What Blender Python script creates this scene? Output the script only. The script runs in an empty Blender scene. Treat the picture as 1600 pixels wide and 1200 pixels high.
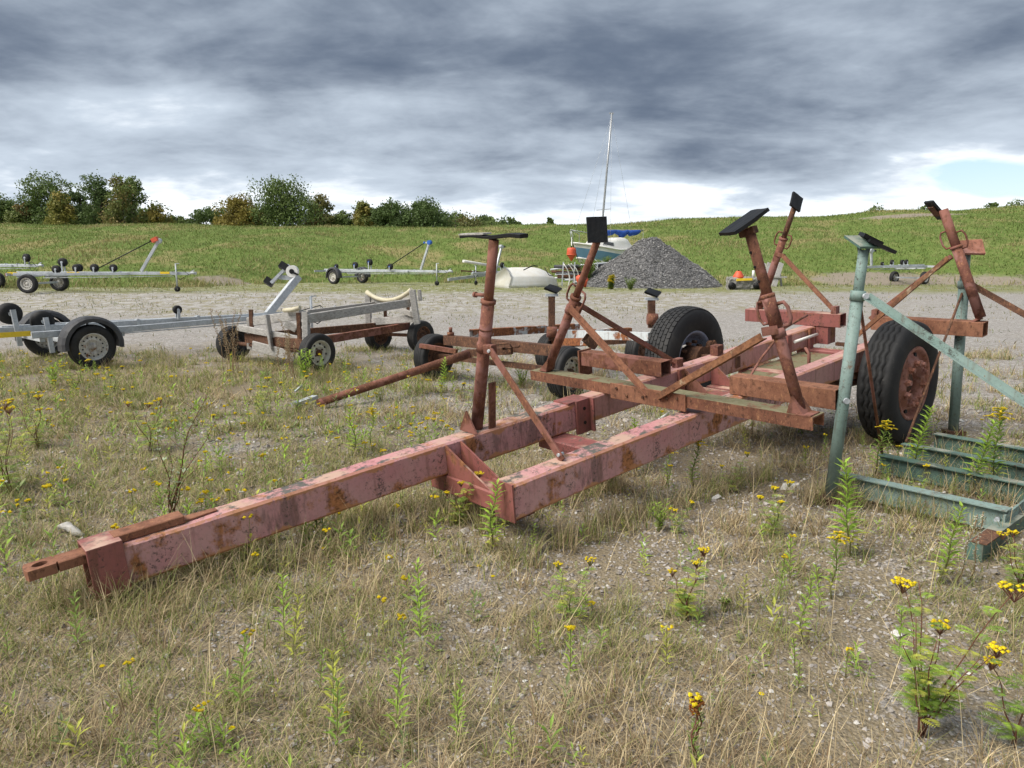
import bpy, math, random
import numpy as np
from mathutils import Vector, Matrix, noise as mnoise

# ------------------------------------------------------------------ camera, sky, sun, exposure
sc = bpy.context.scene
COL = sc.collection
F, HC = 1155.0, 1.5                    # focal length in photo pixels, eye height
PIT = math.atan(195 / 1155.0)
CP, SP = math.cos(PIT), math.sin(PIT)
cd = bpy.data.cameras.new('camera'); cam = bpy.data.objects.new('camera', cd); COL.objects.link(cam)
cam.location = (0, 0, HC); cam.rotation_euler = (math.pi / 2 - PIT, 0, 0)
cd.sensor_width = 36; cd.lens = 36 * F / 1600; cd.clip_start = 0.05; cd.clip_end = 6000
sc.camera = cam

SUN_EL, SUN_AZ = math.radians(50), math.radians(-115)      # azimuth measured from +Y towards +X
world = bpy.data.worlds.new('World'); sc.world = world; world.use_nodes = True

def build_sky():
    nt = world.node_tree; nt.nodes.clear(); L = nt.links
    def nd(t, **k):
        n = nt.nodes.new(t)
        for a, b in k.items(): setattr(n, a, b)
        return n
    def mth(op, a, b=None, c=None, clamp=False):
        n = nd('ShaderNodeMath', operation=op, use_clamp=clamp)
        for i, v in enumerate((a, b, c)):
            if v is None: continue
            if isinstance(v, (int, float)): n.inputs[i].default_value = v
            else: L.new(v, n.inputs[i])
        return n.outputs[0]
    def mix(f, a, b):
        n = nd('ShaderNodeMix', data_type='RGBA')
        for s, v in ((n.inputs[0], f), (n.inputs[6], a), (n.inputs[7], b)):
            if isinstance(v, (int, float)): s.default_value = v
            elif isinstance(v, tuple): s.default_value = (*v, 1)
            else: L.new(v, s)
        return n.outputs[2]
    def ss(x, a, b):
        n = nd('ShaderNodeMapRange', interpolation_type='SMOOTHSTEP')
        L.new(x, n.inputs[0]); n.inputs[1].default_value = a; n.inputs[2].default_value = b
        return n.outputs[0]
    tc = nd('ShaderNodeTexCoord'); sep = nd('ShaderNodeSeparateXYZ'); L.new(tc.outputs['Generated'], sep.inputs[0])
    X, Y, Z = sep.outputs
    zz = mth('MAXIMUM', Z, 0.0)
    den = mth('ADD', zz, 0.20)
    cx, cy = mth('DIVIDE', X, den), mth('DIVIDE', Y, den)
    cmb = nd('ShaderNodeCombineXYZ'); L.new(cx, cmb.inputs[0]); L.new(mth('MULTIPLY', cy, 1.0), cmb.inputs[1])
    def noise(scale, det, rough, off, dist=0.0, sx=1.0, sy=1.0):
        mp = nd('ShaderNodeMapping'); L.new(cmb.outputs[0], mp.inputs[0]); mp.inputs[1].default_value = off
        mp.inputs[3].default_value = (sx, sy, 1)
        n = nd('ShaderNodeTexNoise'); L.new(mp.outputs[0], n.inputs[0])
        n.inputs['Scale'].default_value = scale; n.inputs['Detail'].default_value = det
        n.inputs['Roughness'].default_value = rough; n.inputs['Distortion'].default_value = dist
        return n.outputs[0]
    big = noise(0.85, 2, 0.5, (SKYOFF[0], SKYOFF[1], 0), 0.2, 0.75, 1.0)
    mid = noise(1.9, 6, 0.53, (1.3, 8.2, 2.0), 0.35, 0.9, 1.0)
    bil = mth('MULTIPLY', mth('ABSOLUTE', mth('SUBTRACT', noise(1.7, 6, 0.55, (9.3, 2.2, 6.0), 0.3, 0.9, 1.0), 0.5)), 0.45)
    fin = noise(7.0, 5, 0.60, (5.2, 0.4, 4.0), 0.2, 0.75, 1.0)
    d = mth('ADD', mth('MULTIPLY', big, 0.70), mth('ADD', mth('MULTIPLY', mid, 0.72), mth('ADD', mth('MULTIPLY', fin, 0.20), bil)))   # mean about .85
    # places where the deck thins (light) or thickens (dark)
    def spot(px, py_, rx, ry):
        a = mth('DIVIDE', mth('SUBTRACT', cx, px), rx); b = mth('DIVIDE', mth('SUBTRACT', cy, py_), ry)
        return mth('SQRT', mth('ADD', mth('MULTIPLY', a, a), mth('MULTIPLY', b, b)))
    low = ss(zz, 0.14, 0.055)
    d2 = mth('SUBTRACT', mth('ADD', d, 0.10), mth('MULTIPLY', low, 0.38))
    for (px, py_, rx, ry, am) in SPOTS: d2 = mth('ADD', d2, mth('MULTIPLY', ss(spot(px, py_, rx, ry), 1.0, 0.0), am))
    thick = ss(d2, 0.60, 1.20)
    cloud = mix(thick, (0.235, 0.268, 0.308), (0.050, 0.065, 0.092))
    cloud = mix(ss(d2, 0.50, 0.72), (0.42, 0.44, 0.46), cloud)
    sky = nd('ShaderNodeTexSky', sky_type='NISHITA', sun_disc=False, sun_elevation=SUN_EL, sun_rotation=SUN_AZ)
    sky.air_density = 1.0; sky.dust_density = 1.0
    vm = nd('ShaderNodeVectorMath', operation='SCALE'); L.new(sky.outputs[0], vm.inputs[0]); vm.inputs['Scale'].default_value = 0.06
    # a break in the deck low on the right, where the blue shows
    hole = ss(mth('ADD', spot(2.0, 2.92, 0.46, 0.30), mth('MULTIPLY', mth('SUBTRACT', mid, 0.5), 2.2)), 0.95, 0.55)
    col = mix(hole, cloud, vm.outputs[0])
    bg = nd('ShaderNodeBackground'); L.new(col, bg.inputs[0]); bg.inputs[1].default_value = SKY_STRENGTH
    out = nd('ShaderNodeOutputWorld'); L.new(bg.outputs[0], out.inputs[0])

SKY_STRENGTH = 0.88
SKYOFF = (0.4, 9.1)
SPOTS = [(0.55, 2.35, 1.3, 0.7, 0.10), (-1.35, 2.35, 0.75, 0.35, -0.16), (1.75, 2.7, 0.75, 0.6, -0.24), (-0.8, 2.95, 0.9, 0.4, -0.08)]
build_sky()

sl = bpy.data.lights.new('sun', 'SUN'); sl.energy = 1.7; sl.angle = math.radians(42); sl.color = (1.0, 0.95, 0.88)
so = bpy.data.objects.new('sun', sl); COL.objects.link(so)
sdir = Vector((math.sin(SUN_AZ) * math.cos(SUN_EL), math.cos(SUN_AZ) * math.cos(SUN_EL), math.sin(SUN_EL)))
so.rotation_euler = (-sdir).to_track_quat('-Z', 'Y').to_euler(); so.location = (0, 0, 60)
vs = sc.view_settings
vs.view_transform = 'Standard'; vs.look = 'None'; vs.gamma = 1.0; vs.exposure = 1.66; vs.use_curve_mapping = False
sc.cycles.max_bounces = 4; sc.cycles.diffuse_bounces = 3; sc.cycles.glossy_bounces = 2; sc.cycles.transmission_bounces = 2
sc.cycles.use_adaptive_sampling = True; sc.cycles.adaptive_threshold = 0.02
world.cycles.sampling_method = 'MANUAL'; world.cycles.sample_map_resolution = 256
try: sc.cycles.use_denoising = True
except Exception: pass

# ------------------------------------------------------------------ photo pixel to place
def ray(u, v):
    x = (u - 800) / F; y = -(v - 600) / F
    return Vector((x, CP + y * SP, -SP + y * CP))
def gp(u, v, z=0.0):
    r = ray(u, v); return Vector((0, 0, HC)) + r * ((z - HC) / r.z)
def py(u, v, Y):
    r = ray(u, v); return Vector((0, 0, HC)) + r * (Y / r.y)
def sstep(a, b, x):
    t = min(1.0, max(0.0, (x - a) / (b - a))); return t * t * (3 - 2 * t)

# ------------------------------------------------------------------ mesh helpers
class MB:
    def __init__(s): s.v = []; s.f = []; s.sm = []
    def add(s, v, f, smooth=False):
        o = len(s.v); s.v += [Vector(p) for p in v]; s.f += [tuple(i + o for i in q) for q in f]; s.sm += [smooth] * len(f)
        return s
    def frame(s, p0, p1, up=(0, 0, 1)):
        d = (Vector(p1) - Vector(p0)).normalized(); up = Vector(up)
        if abs(d.dot(up.normalized())) > 0.98: up = Vector((1, 0, 0)) if abs(d.x) < 0.9 else Vector((0, 1, 0))
        x = d.cross(up).normalized(); return d, x, x.cross(d).normalized()
    def beam(s, p0, p1, w, h, up=(0, 0, 1), b=0.0, taper=1.0):
        """box from p0 to p1, w across, h along up; b = chamfer of the long edges"""
        p0, p1 = Vector(p0), Vector(p1); d, x, u = s.frame(p0, p1, up); w2, h2 = w / 2, h / 2
        if b <= 0: pr = [(-w2, -h2), (w2, -h2), (w2, h2), (-w2, h2)]
        else: pr = [(-w2 + b, -h2), (w2 - b, -h2), (w2, -h2 + b), (w2, h2 - b), (w2 - b, h2), (-w2 + b, h2), (-w2, h2 - b), (-w2, -h2 + b)]
        n = len(pr)
        v = [p0 + x * a + u * c for a, c in pr] + [p1 + x * a * taper + u * c * taper for a, c in pr]
        f = [(i, (i + 1) % n, n + (i + 1) % n, n + i) for i in range(n)] + [tuple(range(n))[::-1], tuple(range(n, 2 * n))]
        return s.add(v, f)
    def hollow(s, p0, p1, w, h, t=0.006, up=(0, 0, 1)):
        """square tube, open at both ends"""
        p0, p1 = Vector(p0), Vector(p1); d, x, u = s.frame(p0, p1, up)
        pr = [(-w / 2, -h / 2), (w / 2, -h / 2), (w / 2, h / 2), (-w / 2, h / 2)]
        pi = [(a * (1 - 2 * t / w), c * (1 - 2 * t / h)) for a, c in pr]
        v = [p0 + x * a + u * c for a, c in pr] + [p1 + x * a + u * c for a, c in pr] + [p0 + x * a + u * c for a, c in pi] + [p1 + x * a + u * c for a, c in pi]
        f = []
        for i in range(4):
            j = (i + 1) % 4
            f += [(i, j, 4 + j, 4 + i), (8 + j, 8 + i, 12 + i, 12 + j), (j, i, 8 + i, 8 + j), (4 + i, 4 + j, 12 + j, 12 + i)]
        return s.add(v, f)
    def section(s, p0, p1, pts, up=(0, 0, 1), closed=True):
        """extrude a polygon section (across, up) from p0 to p1"""
        p0, p1 = Vector(p0), Vector(p1); d, x, u = s.frame(p0, p1, up); n = len(pts)
        v = [p0 + x * a + u * c for a, c in pts] + [p1 + x * a + u * c for a, c in pts]
        f = [(i, (i + 1) % n, n + (i + 1) % n, n + i) for i in range(n)]
        s.add(v, f)
        if closed:   # ends as a fan of quads is wrong for concave sections, so ends are ngons
            o = len(s.v) - 2 * n; s.f += [tuple(o + i for i in range(n))[::-1], tuple(o + n + i for i in range(n))]; s.sm += [False, False]
        return s
    def tube(s, p0, p1, r, r1=None, n=14, cap=True):
        p0, p1 = Vector(p0), Vector(p1); r1 = r if r1 is None else r1; d, x, u = s.frame(p0, p1)
        v = []
        for p, q in ((p0, r), (p1, r1)):
            v += [p + (x * math.cos(2 * math.pi * i / n) + u * math.sin(2 * math.pi * i / n)) * q for i in range(n)]
        s.add(v, [(i, (i + 1) % n, n + (i + 1) % n, n + i) for i in range(n)], True)
        if cap:
            o = len(s.v) - 2 * n; s.f += [tuple(o + i for i in range(n))[::-1], tuple(o + n + i for i in range(n))]; s.sm += [False, False]
        return s
    def path(s, pts, r, n=8, cap=True):
        pts = [Vector(p) for p in pts]; m = len(pts); v = []; px = None
        rs = r if isinstance(r, (list, tuple)) else [r] * m
        for k, p in enumerate(pts):
            d = (pts[min(k + 1, m - 1)] - pts[max(k - 1, 0)]).normalized()
            if px is None:
                a = Vector((0, 0, 1)) if abs(d.z) < 0.9 else Vector((1, 0, 0)); px = d.cross(a).normalized()
            else: px = (px - d * px.dot(d)).normalized()
            u = px.cross(d)
            v += [p + (px * math.cos(2 * math.pi * i / n) + u * math.sin(2 * math.pi * i / n)) * rs[k] for i in range(n)]
        f = [(k * n + i, k * n + (i + 1) % n, (k + 1) * n + (i + 1) % n, (k + 1) * n + i) for k in range(m - 1) for i in range(n)]
        s.add(v, f, True)
        if cap:
            o = len(s.v) - m * n; e = o + (m - 1) * n
            s.f += [tuple(o + i for i in range(n))[::-1], tuple(e + i for i in range(n))]; s.sm += [False, False]
        return s
    def lathe(s, c, ax, prof, n=32, smooth=True, closed=False):
        """prof = [(along, radius)]"""
        c = Vector(c); d, x, u = s.frame(c, c + Vector(ax)); m = len(prof); v = []
        for a, r in prof:
            v += [c + d * a + (x * math.cos(2 * math.pi * i / n) + u * math.sin(2 * math.pi * i / n)) * r for i in range(n)]
        f = [(k * n + i, k * n + (i + 1) % n, (k + 1) * n + (i + 1) % n, (k + 1) * n + i) for k in range(m - 1) for i in range(n)]
        if closed: f += [((m - 1) * n + i, (m - 1) * n + (i + 1) % n, (i + 1) % n, i) for i in range(n)]
        return s.add(v, f, smooth)
    def disc(s, c, ax, r, n=24):
        c = Vector(c); d, x, u = s.frame(c, c + Vector(ax))
        return s.add([c + (x * math.cos(2 * math.pi * i / n) + u * math.sin(2 * math.pi * i / n)) * r for i in range(n)], [tuple(range(n))])
    def quad(s, a, b, c, d, t=0.0):
        """plate with thickness t"""
        a, b, c, d = map(Vector, (a, b, c, d)); nn = (b - a).cross(d - a).normalized() * (t / 2)
        if t == 0: return s.add([a, b, c, d], [(0, 1, 2, 3)])
        v = [p + nn for p in (a, b, c, d)] + [p - nn for p in (a, b, c, d)]
        return s.add(v, [(0, 1, 2, 3), (7, 6, 5, 4), (0, 4, 5, 1), (1, 5, 6, 2), (2, 6, 7, 3), (3, 7, 4, 0)])
    def tri(s, a, b, c, t):
        a, b, c = map(Vector, (a, b, c)); nn = (b - a).cross(c - a).normalized() * (t / 2)
        v = [p + nn for p in (a, b, c)] + [p - nn for p in (a, b, c)]
        return s.add(v, [(0, 1, 2), (5, 4, 3), (0, 3, 4, 1), (1, 4, 5, 2), (2, 5, 3, 0)])
    def build(s, name, mt, parent=None, bevel=0.0):
        org = Vector(parent['_o']) if parent is not None and '_o' in parent.keys() else Vector((0, 0, 0))
        me = bpy.data.meshes.new(name)
        me.from_pydata([tuple(p - org) for p in s.v], [], s.f)
        me.polygons.foreach_set('use_smooth', s.sm); me.materials.append(mt); me.update()
        o = bpy.data.objects.new(name, me); COL.objects.link(o)
        if parent is not None:
            o.parent = parent
            o['_o'] = tuple(org)
        if bevel > 0:
            b = o.modifiers.new('bevel', 'BEVEL'); b.width = bevel; b.segments = 2; b.limit_method = 'ANGLE'; b.angle_limit = math.radians(40)
        return o

def thing(name, loc, label, cat, group=None):
    o = bpy.data.objects.new(name, None); COL.objects.link(o); o.location = loc; o.empty_display_size = 0.1
    o['_o'] = tuple(loc); o['label'] = label; o['category'] = cat
    if group: o['group'] = group
    return o
def stuff(o):
    o['kind'] = 'stuff'; return o
def tag(o, label, cat, group=None):
    o['label'] = label; o['category'] = cat
    if group: o['group'] = group
    return o

def np_mesh(name, v, f, mt, col=None, parent=None, smooth=False):
    """v (n,3), f (m,k) numpy; col (n,3) colour per vertex"""
    v = np.asarray(v, np.float32); f = np.asarray(f, np.int32)
    if parent is not None and '_o' in parent.keys(): v = v - np.array(parent['_o'], np.float32)
    me = bpy.data.meshes.new(name); k = f.shape[1]
    me.vertices.add(len(v)); me.vertices.foreach_set('co', v.ravel())
    me.loops.add(f.size); me.loops.foreach_set('vertex_index', f.ravel())
    me.polygons.add(len(f)); me.polygons.foreach_set('loop_start', np.arange(len(f), dtype=np.int32) * k)
    me.polygons.foreach_set('use_smooth', np.full(len(f), smooth))
    me.update(calc_edges=True)
    if col is not None:
        a = me.color_attributes.new('tint', 'FLOAT_COLOR', 'POINT')
        a.data.foreach_set('color', np.concatenate([col, np.ones((len(v), 1))], 1).astype(np.float32).ravel())
    me.materials.append(mt)
    o = bpy.data.objects.new(name, me); COL.objects.link(o)
    if parent is not None: o.parent = parent
    return o

# ------------------------------------------------------------------ material helper
class NT:
    def __init__(s, name):
        s.m = bpy.data.materials.new(name); s.m.use_nodes = True; s.nt = s.m.node_tree; s.nt.nodes.clear()
        s.tc = s.n('ShaderNodeTexCoord'); s.geo = s.n('ShaderNodeNewGeometry')
    def n(s, t, **k):
        x = s.nt.nodes.new(t)
        for a, b in k.items(): setattr(x, a, b)
        return x
    def l(s, a, b): s.nt.links.new(a, b)
    def put(s, sock, v):
        if isinstance(v, bpy.types.NodeSocket): s.l(v, sock)
        elif isinstance(v, tuple) and len(v) == 3 and sock.type == 'RGBA': sock.default_value = (*v, 1)
        else: sock.default_value = v
    def vec(s, kind='Object', scale=(1, 1, 1), off=(0, 0, 0)):
        src = s.geo.outputs['Position'] if kind == 'World' else s.tc.outputs[kind]
        m = s.n('ShaderNodeMapping'); s.l(src, m.inputs[0]); m.inputs[1].default_value = off; m.inputs[3].default_value = scale
        return m.outputs[0]
    def noise(s, scale, det=4, rough=0.55, vec=None, dist=0.0):
        x = s.n('ShaderNodeTexNoise'); s.l(vec if vec is not None else s.tc.outputs['Object'], x.inputs[0])
        x.inputs['Scale'].default_value = scale; x.inputs['Detail'].default_value = det; x.inputs['Roughness'].default_value = rough
        x.inputs['Distortion'].default_value = dist
        return x.outputs[0]
    def vor(s, scale, vec=None, feat='F1', out='Distance', rnd=1.0):
        x = s.n('ShaderNodeTexVoronoi', feature=feat); s.l(vec if vec is not None else s.tc.outputs['Object'], x.inputs[0])
        x.inputs['Scale'].default_value = scale; x.inputs['Randomness'].default_value = rnd
        return x.outputs[out]
    def math(s, op, a, b=0.0, c=0.0, clamp=False):
        x = s.n('ShaderNodeMath', operation=op, use_clamp=clamp)
        for i, v in enumerate((a, b, c)): s.put(x.inputs[i], v)
        return x.outputs[0]
    def ss(s, x, a, b):
        m = s.n('ShaderNodeMapRange', interpolation_type='SMOOTHSTEP'); s.put(m.inputs[0], x)
        m.inputs[1].default_value = a; m.inputs[2].default_value = b; return m.outputs[0]
    def mix(s, f, a, b, mode='MIX'):
        x = s.n('ShaderNodeMix', data_type='RGBA', blend_type=mode)
        s.put(x.inputs[0], f); s.put(x.inputs[6], a); s.put(x.inputs[7], b); return x.outputs[2]
    def ramp(s, f, stops):
        x = s.n('ShaderNodeValToRGB'); s.l(f, x.inputs[0]); e = x.color_ramp.elements
        while len(e) < len(stops): e.new(0.5)
        for k, (p, c) in enumerate(stops): e[k].position = p; e[k].color = (*c, 1)
        return x.outputs[0]
    def sep(s, v):
        x = s.n('ShaderNodeSeparateXYZ'); s.l(v, x.inputs[0]); return x.outputs
    def bump(s, h, strength=0.3, dist=0.01, nrm=None):
        b = s.n('ShaderNodeBump'); s.put(b.inputs['Strength'], strength); b.inputs['Distance'].default_value = dist
        s.l(h, b.inputs['Height'])
        if nrm is not None: s.l(nrm, b.inputs['Normal'])
        return b.outputs[0]
    def out(s, col, rough=0.7, metal=0.0, bump=None, spec=0.5, coat=0.0):
        b = s.n('ShaderNodeBsdfPrincipled'); s.put(b.inputs['Base Color'], col); s.put(b.inputs['Roughness'], rough)
        s.put(b.inputs['Metallic'], metal); b.inputs['Specular IOR Level'].default_value = spec
        if bump is not None: s.l(bump, b.inputs['Normal'])
        o = s.n('ShaderNodeOutputMaterial'); s.l(b.outputs[0], o.inputs[0]); return s.m

# ------------------------------------------------------------------ materials
def m_paint(name, paint, paint2, rust=(0.20, 0.075, 0.03), rust2=(0.36, 0.16, 0.06), amount=0.5, speck=0.5, lichen=0.0, seed=0.0, streak=0.35, edge=None, pale_c=(0.50, 0.33, 0.25)):
    """old paint over rust: worn patches, dark specks, a crust of lichen on faces that look up"""
    t = NT(name); o = (seed, seed * 1.7, seed * 0.6)
    v = t.vec('Object', off=o); vst = t.vec('Object', (1, 1, 0.25), o)
    n1 = t.noise(2.2, 6, 0.62, v, 0.4); n2 = t.noise(9, 6, 0.65, v, 0.3); n3 = t.noise(38, 5, 0.7, v); n4 = t.noise(14, 5, 0.6, vst)
    pc = t.mix(t.ss(n1, 0.35, 0.68), paint, paint2)
    pc = t.mix(t.math('MULTIPLY', t.ss(n3, 0.45, 0.75), 0.25), pc, (0.05, 0.04, 0.035))
    rc = t.mix(t.ss(n2, 0.35, 0.65), rust, rust2); rc = t.mix(t.ss(n3, 0.40, 0.7), rc, (0.10, 0.04, 0.02))
    mk = t.math('ADD', t.math('MULTIPLY', n1, 0.55), t.math('ADD', t.math('MULTIPLY', n2, 0.35), t.math('MULTIPLY', n4, 0.25)))
    a = 0.80 - 0.42 * amount
    mask = t.ss(mk, a, a + 0.07)
    c = t.mix(mask, pc, rc)
    # dark algae and dirt specks
    sp = t.math('ADD', t.math('MULTIPLY', t.noise(55, 4, 0.75, v), 0.6), t.math('MULTIPLY', t.noise(5, 4, 0.6, vst), 0.5))
    c = t.mix(t.math('MULTIPLY', t.ss(sp, 0.66 - 0.12 * speck, 0.74 - 0.12 * speck), 0.8), c, (0.045, 0.038, 0.032))
    # broad films of dirt, streaked downwards, with ragged edges
    df = t.math('ADD', t.math('MULTIPLY', t.noise(1.7, 5, 0.7, t.vec('Object', (1, 1, 0.5), (seed + 3, seed, 0)), 0.8), 0.7), t.math('MULTIPLY', t.noise(21, 5, 0.75, vst), 0.38))
    c = t.mix(t.math('MULTIPLY', t.ss(df, 0.56, 0.66), 0.25 + 0.5 * speck), c, (0.075, 0.058, 0.046))
    chip = t.vor(46, t.vec('Object', (1, 1, 0.6), o)); c = t.mix(t.math('MULTIPLY', t.ss(t.math('ADD', chip, t.math('MULTIPLY', n2, 0.5)), 0.36, 0.28), 0.7), c, rust2)
    # faint run marks
    st = t.noise(26, 3, 0.5, t.vec('Object', (1, 1, 0.06), o))
    c = t.mix(t.math('MULTIPLY', t.ss(st, 0.55, 0.72), streak), c, (0.13, 0.06, 0.035))
    if edge:          # rust creeping in from the long edges of a rail (object z is the height of the rail)
        oz = t.sep(t.tc.outputs['Object'])[2]; ez = t.math('SUBTRACT', edge / 2, t.math('ABSOLUTE', oz)); en = t.noise(5.5, 6, 0.7, t.vec('Object', (1, 1, 1), o), 0.3)
        em = t.ss(t.math('SUBTRACT', ez, t.math('MULTIPLY', t.math('SUBTRACT', en, 0.42), 0.20)), 0.006, -0.006)
        em = t.math('MULTIPLY', em, t.ss(t.sep(t.geo.outputs['Normal'])[2], 0.85, 0.6))
        c = t.mix(t.math('MULTIPLY', em, 0.85), c, t.mix(n2, rust2, (0.50, 0.25, 0.11)))
    if lichen > 0:
        nz = t.sep(t.geo.outputs['Normal'])[2]
        li = t.math('ADD', t.math('MULTIPLY', t.noise(4.2, 5, 0.65, v, 0.5), 0.6), t.math('MULTIPLY', t.noise(22, 5, 0.7, v), 0.42))
        lm = t.math('MULTIPLY', t.ss(nz, 0.72, 0.9), t.ss(li, 0.62 - 0.2 * lichen, 0.70 - 0.2 * lichen))
        lc = t.mix(t.noise(30, 3, 0.6, v), (0.055, 0.055, 0.05), (0.16, 0.15, 0.12))
        pale = t.mix(t.ss(t.noise(3.1, 5, 0.6, v), 0.48, 0.62), c, pale_c)
        c = t.mix(t.ss(nz, 0.72, 0.9), c, pale)
        c = t.mix(lm, c, lc)
    h = t.math('ADD', t.math('MULTIPLY', mask, -0.5), t.math('ADD', t.math('MULTIPLY', n3, 0.35), t.math('MULTIPLY', n2, 0.3)))
    rough = t.math('ADD', t.math('MULTIPLY', mask, 0.3), 0.58)
    return t.out(c, rough, 0.0, t.bump(h, 0.55, 0.006), 0.35)

def m_rust(name, a=(0.125, 0.050, 0.031), b=(0.23, 0.10, 0.06), dark=(0.06, 0.028, 0.018), seed=0.0, moss=0.0, pink=None):
    t = NT(name); o = (seed, seed, seed); v = t.vec('Object', off=o)
    n1 = t.noise(4, 6, 0.65, v, 0.5); n2 = t.noise(26, 6, 0.7, v); n3 = t.noise(90, 3, 0.6, v)
    c = t.mix(t.ss(n1, 0.32, 0.68), a, b); c = t.mix(t.ss(n2, 0.5, 0.72), c, dark); c = t.mix(t.math('MULTIPLY', t.ss(n2, 0.42, 0.28), 0.6), c, (0.36, 0.18, 0.095))
    fl = t.noise(48, 6, 0.78, t.vec('Object', (1, 1, 0.45), o), 0.4)
    c = t.mix(t.math('MULTIPLY', t.ss(fl, 0.56, 0.64), 0.75), c, (0.40, 0.20, 0.10)); c = t.mix(t.math('MULTIPLY', t.ss(fl, 0.44, 0.36), 0.8), c, dark)
    if pink:
        c = t.mix(t.ss(t.noise(6, 5, 0.6, t.vec('Object', off=(seed + 5, 0, 0)), 0.4), 0.48, 0.58), c, pink)
    st = t.noise(24, 3, 0.5, t.vec('Object', (1, 1, 0.07), o))
    c = t.mix(t.math('MULTIPLY', t.ss(st, 0.55, 0.75), 0.4), c, dark)
    if moss > 0:
        nz = t.sep(t.geo.outputs['Normal'])[2]
        mm = t.math('MULTIPLY', t.ss(nz, 0.3, 0.85), t.ss(t.noise(9, 6, 0.7, v), 0.58 - 0.25 * moss, 0.70 - 0.25 * moss))
        c = t.mix(mm, c, t.mix(t.noise(35, 3, 0.6, v), (0.10, 0.095, 0.035), (0.26, 0.23, 0.15)))
    h = t.math('ADD', t.math('MULTIPLY', n2, 0.6), t.math('MULTIPLY', n3, 0.3))
    return t.out(c, 0.86, 0.0, t.bump(t.math('ADD', h, t.math('MULTIPLY', fl, 0.5)), 0.8, 0.005), 0.3)

def m_galv(name, seed=0.0, dull=0.0):
    t = NT(name); v = t.vec('Object', off=(seed, 0, 0)); n1 = t.noise(3, 5, 0.6, v); sp = t.vor(34, v, out='Color'); n2 = t.noise(30, 4, 0.6, v)
    g = t.sep(sp)[0]
    c = t.mix(g, (0.42, 0.45, 0.475), (0.56, 0.59, 0.61)); c = t.mix(t.math('MULTIPLY', t.ss(n1, 0.45, 0.7), 0.6 + dull * 0.3), c, (0.28, 0.295, 0.30))
    c = t.mix(t.math('MULTIPLY', t.ss(n2, 0.58, 0.75), 0.5), c, (0.58, 0.60, 0.60))
    return t.out(c, t.math('ADD', t.math('MULTIPLY', g, 0.2), 0.45), 0.2, t.bump(n2, 0.15, 0.003), 0.5)

def m_wood(name, seed=0.0):
    t = NT(name); v = t.vec('Object', off=(seed, seed, 0))
    gr = t.noise(7, 7, 0.7, t.vec('Object', (3.2, 3.2, 9.0), (seed, 0, 0)), 0.6); n2 = t.noise(60, 4, 0.6, v); n1 = t.noise(2.4, 4, 0.6, v)
    c = t.ramp(gr, [(0.25, (0.15, 0.14, 0.13)), (0.45, (0.35, 0.335, 0.31)), (0.62, (0.50, 0.48, 0.45)), (0.8, (0.29, 0.265, 0.235))])
    c = t.mix(t.math('MULTIPLY', t.ss(n1, 0.5, 0.75), 0.45), c, (0.20, 0.165, 0.12))
    return t.out(c, 0.88, 0.0, t.bump(t.math('ADD', gr, t.math('MULTIPLY', n2, 0.3)), 0.7, 0.006), 0.25)

def m_rubber(name, base=0.018, dust=0.35):
    t = NT(name); n1 = t.noise(5, 6, 0.65); n2 = t.noise(60, 4, 0.6)
    c = t.mix(t.math('MULTIPLY', t.ss(n1, 0.42, 0.75), dust), (base, base, base * 1.05), (0.14, 0.13, 0.115))
    c = t.mix(t.math('MULTIPLY', t.ss(n2, 0.6, 0.75), 0.3), c, (0.10, 0.095, 0.085))
    return t.out(c, 0.72, 0.0, t.bump(n2, 0.25, 0.002), 0.4)

def m_plain(name, c1, c2, rough=0.5, metal=0.0, scale=8.0, dirt=0.25, bump=0.15, spec=0.5):
    t = NT(name); n1 = t.noise(scale, 6, 0.62, None, 0.3); n2 = t.noise(scale * 6, 4, 0.6)
    c = t.mix(t.ss(n1, 0.35, 0.68), c1, c2); c = t.mix(t.math('MULTIPLY', t.ss(n2, 0.55, 0.75), dirt), c, (0.07, 0.06, 0.045))
    return t.out(c, rough, metal, t.bump(n2, bump, 0.003), spec)

def m_leaf(name, trans=0.3, rough=0.6, vary=0.25):
    """foliage: colour from the plant's own tint attribute"""
    t = NT(name); a = t.n('ShaderNodeAttribute', attribute_name='tint'); n = t.noise(40, 3, 0.6)
    c = t.mix(t.math('MULTIPLY', t.ss(n, 0.4, 0.7), vary), a.outputs[0], (0.03, 0.035, 0.012))
    d = t.n('ShaderNodeBsdfPrincipled'); t.l(c, d.inputs['Base Color']); d.inputs['Roughness'].default_value = rough; d.inputs['Specular IOR Level'].default_value = 0.25
    tr = t.n('ShaderNodeBsdfTranslucent'); t.l(c, tr.inputs[0])
    mx = t.n('ShaderNodeMixShader'); mx.inputs[0].default_value = trans; t.l(d.outputs[0], mx.inputs[1]); t.l(tr.outputs[0], mx.inputs[2])
    o = t.n('ShaderNodeOutputMaterial'); t.l(mx.outputs[0], o.inputs[0]); return t.m

def m_stone(name):
    t = NT(name); a = t.n('ShaderNodeAttribute', attribute_name='tint'); n = t.noise(120, 4, 0.65, t.geo.outputs['Position'])
    c = t.mix(t.math('MULTIPLY', t.ss(n, 0.4, 0.7), 0.4), a.outputs[0], (0.12, 0.105, 0.09))
    return t.out(c, 0.9, 0.0, t.bump(n, 0.4, 0.003), 0.25)

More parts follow.
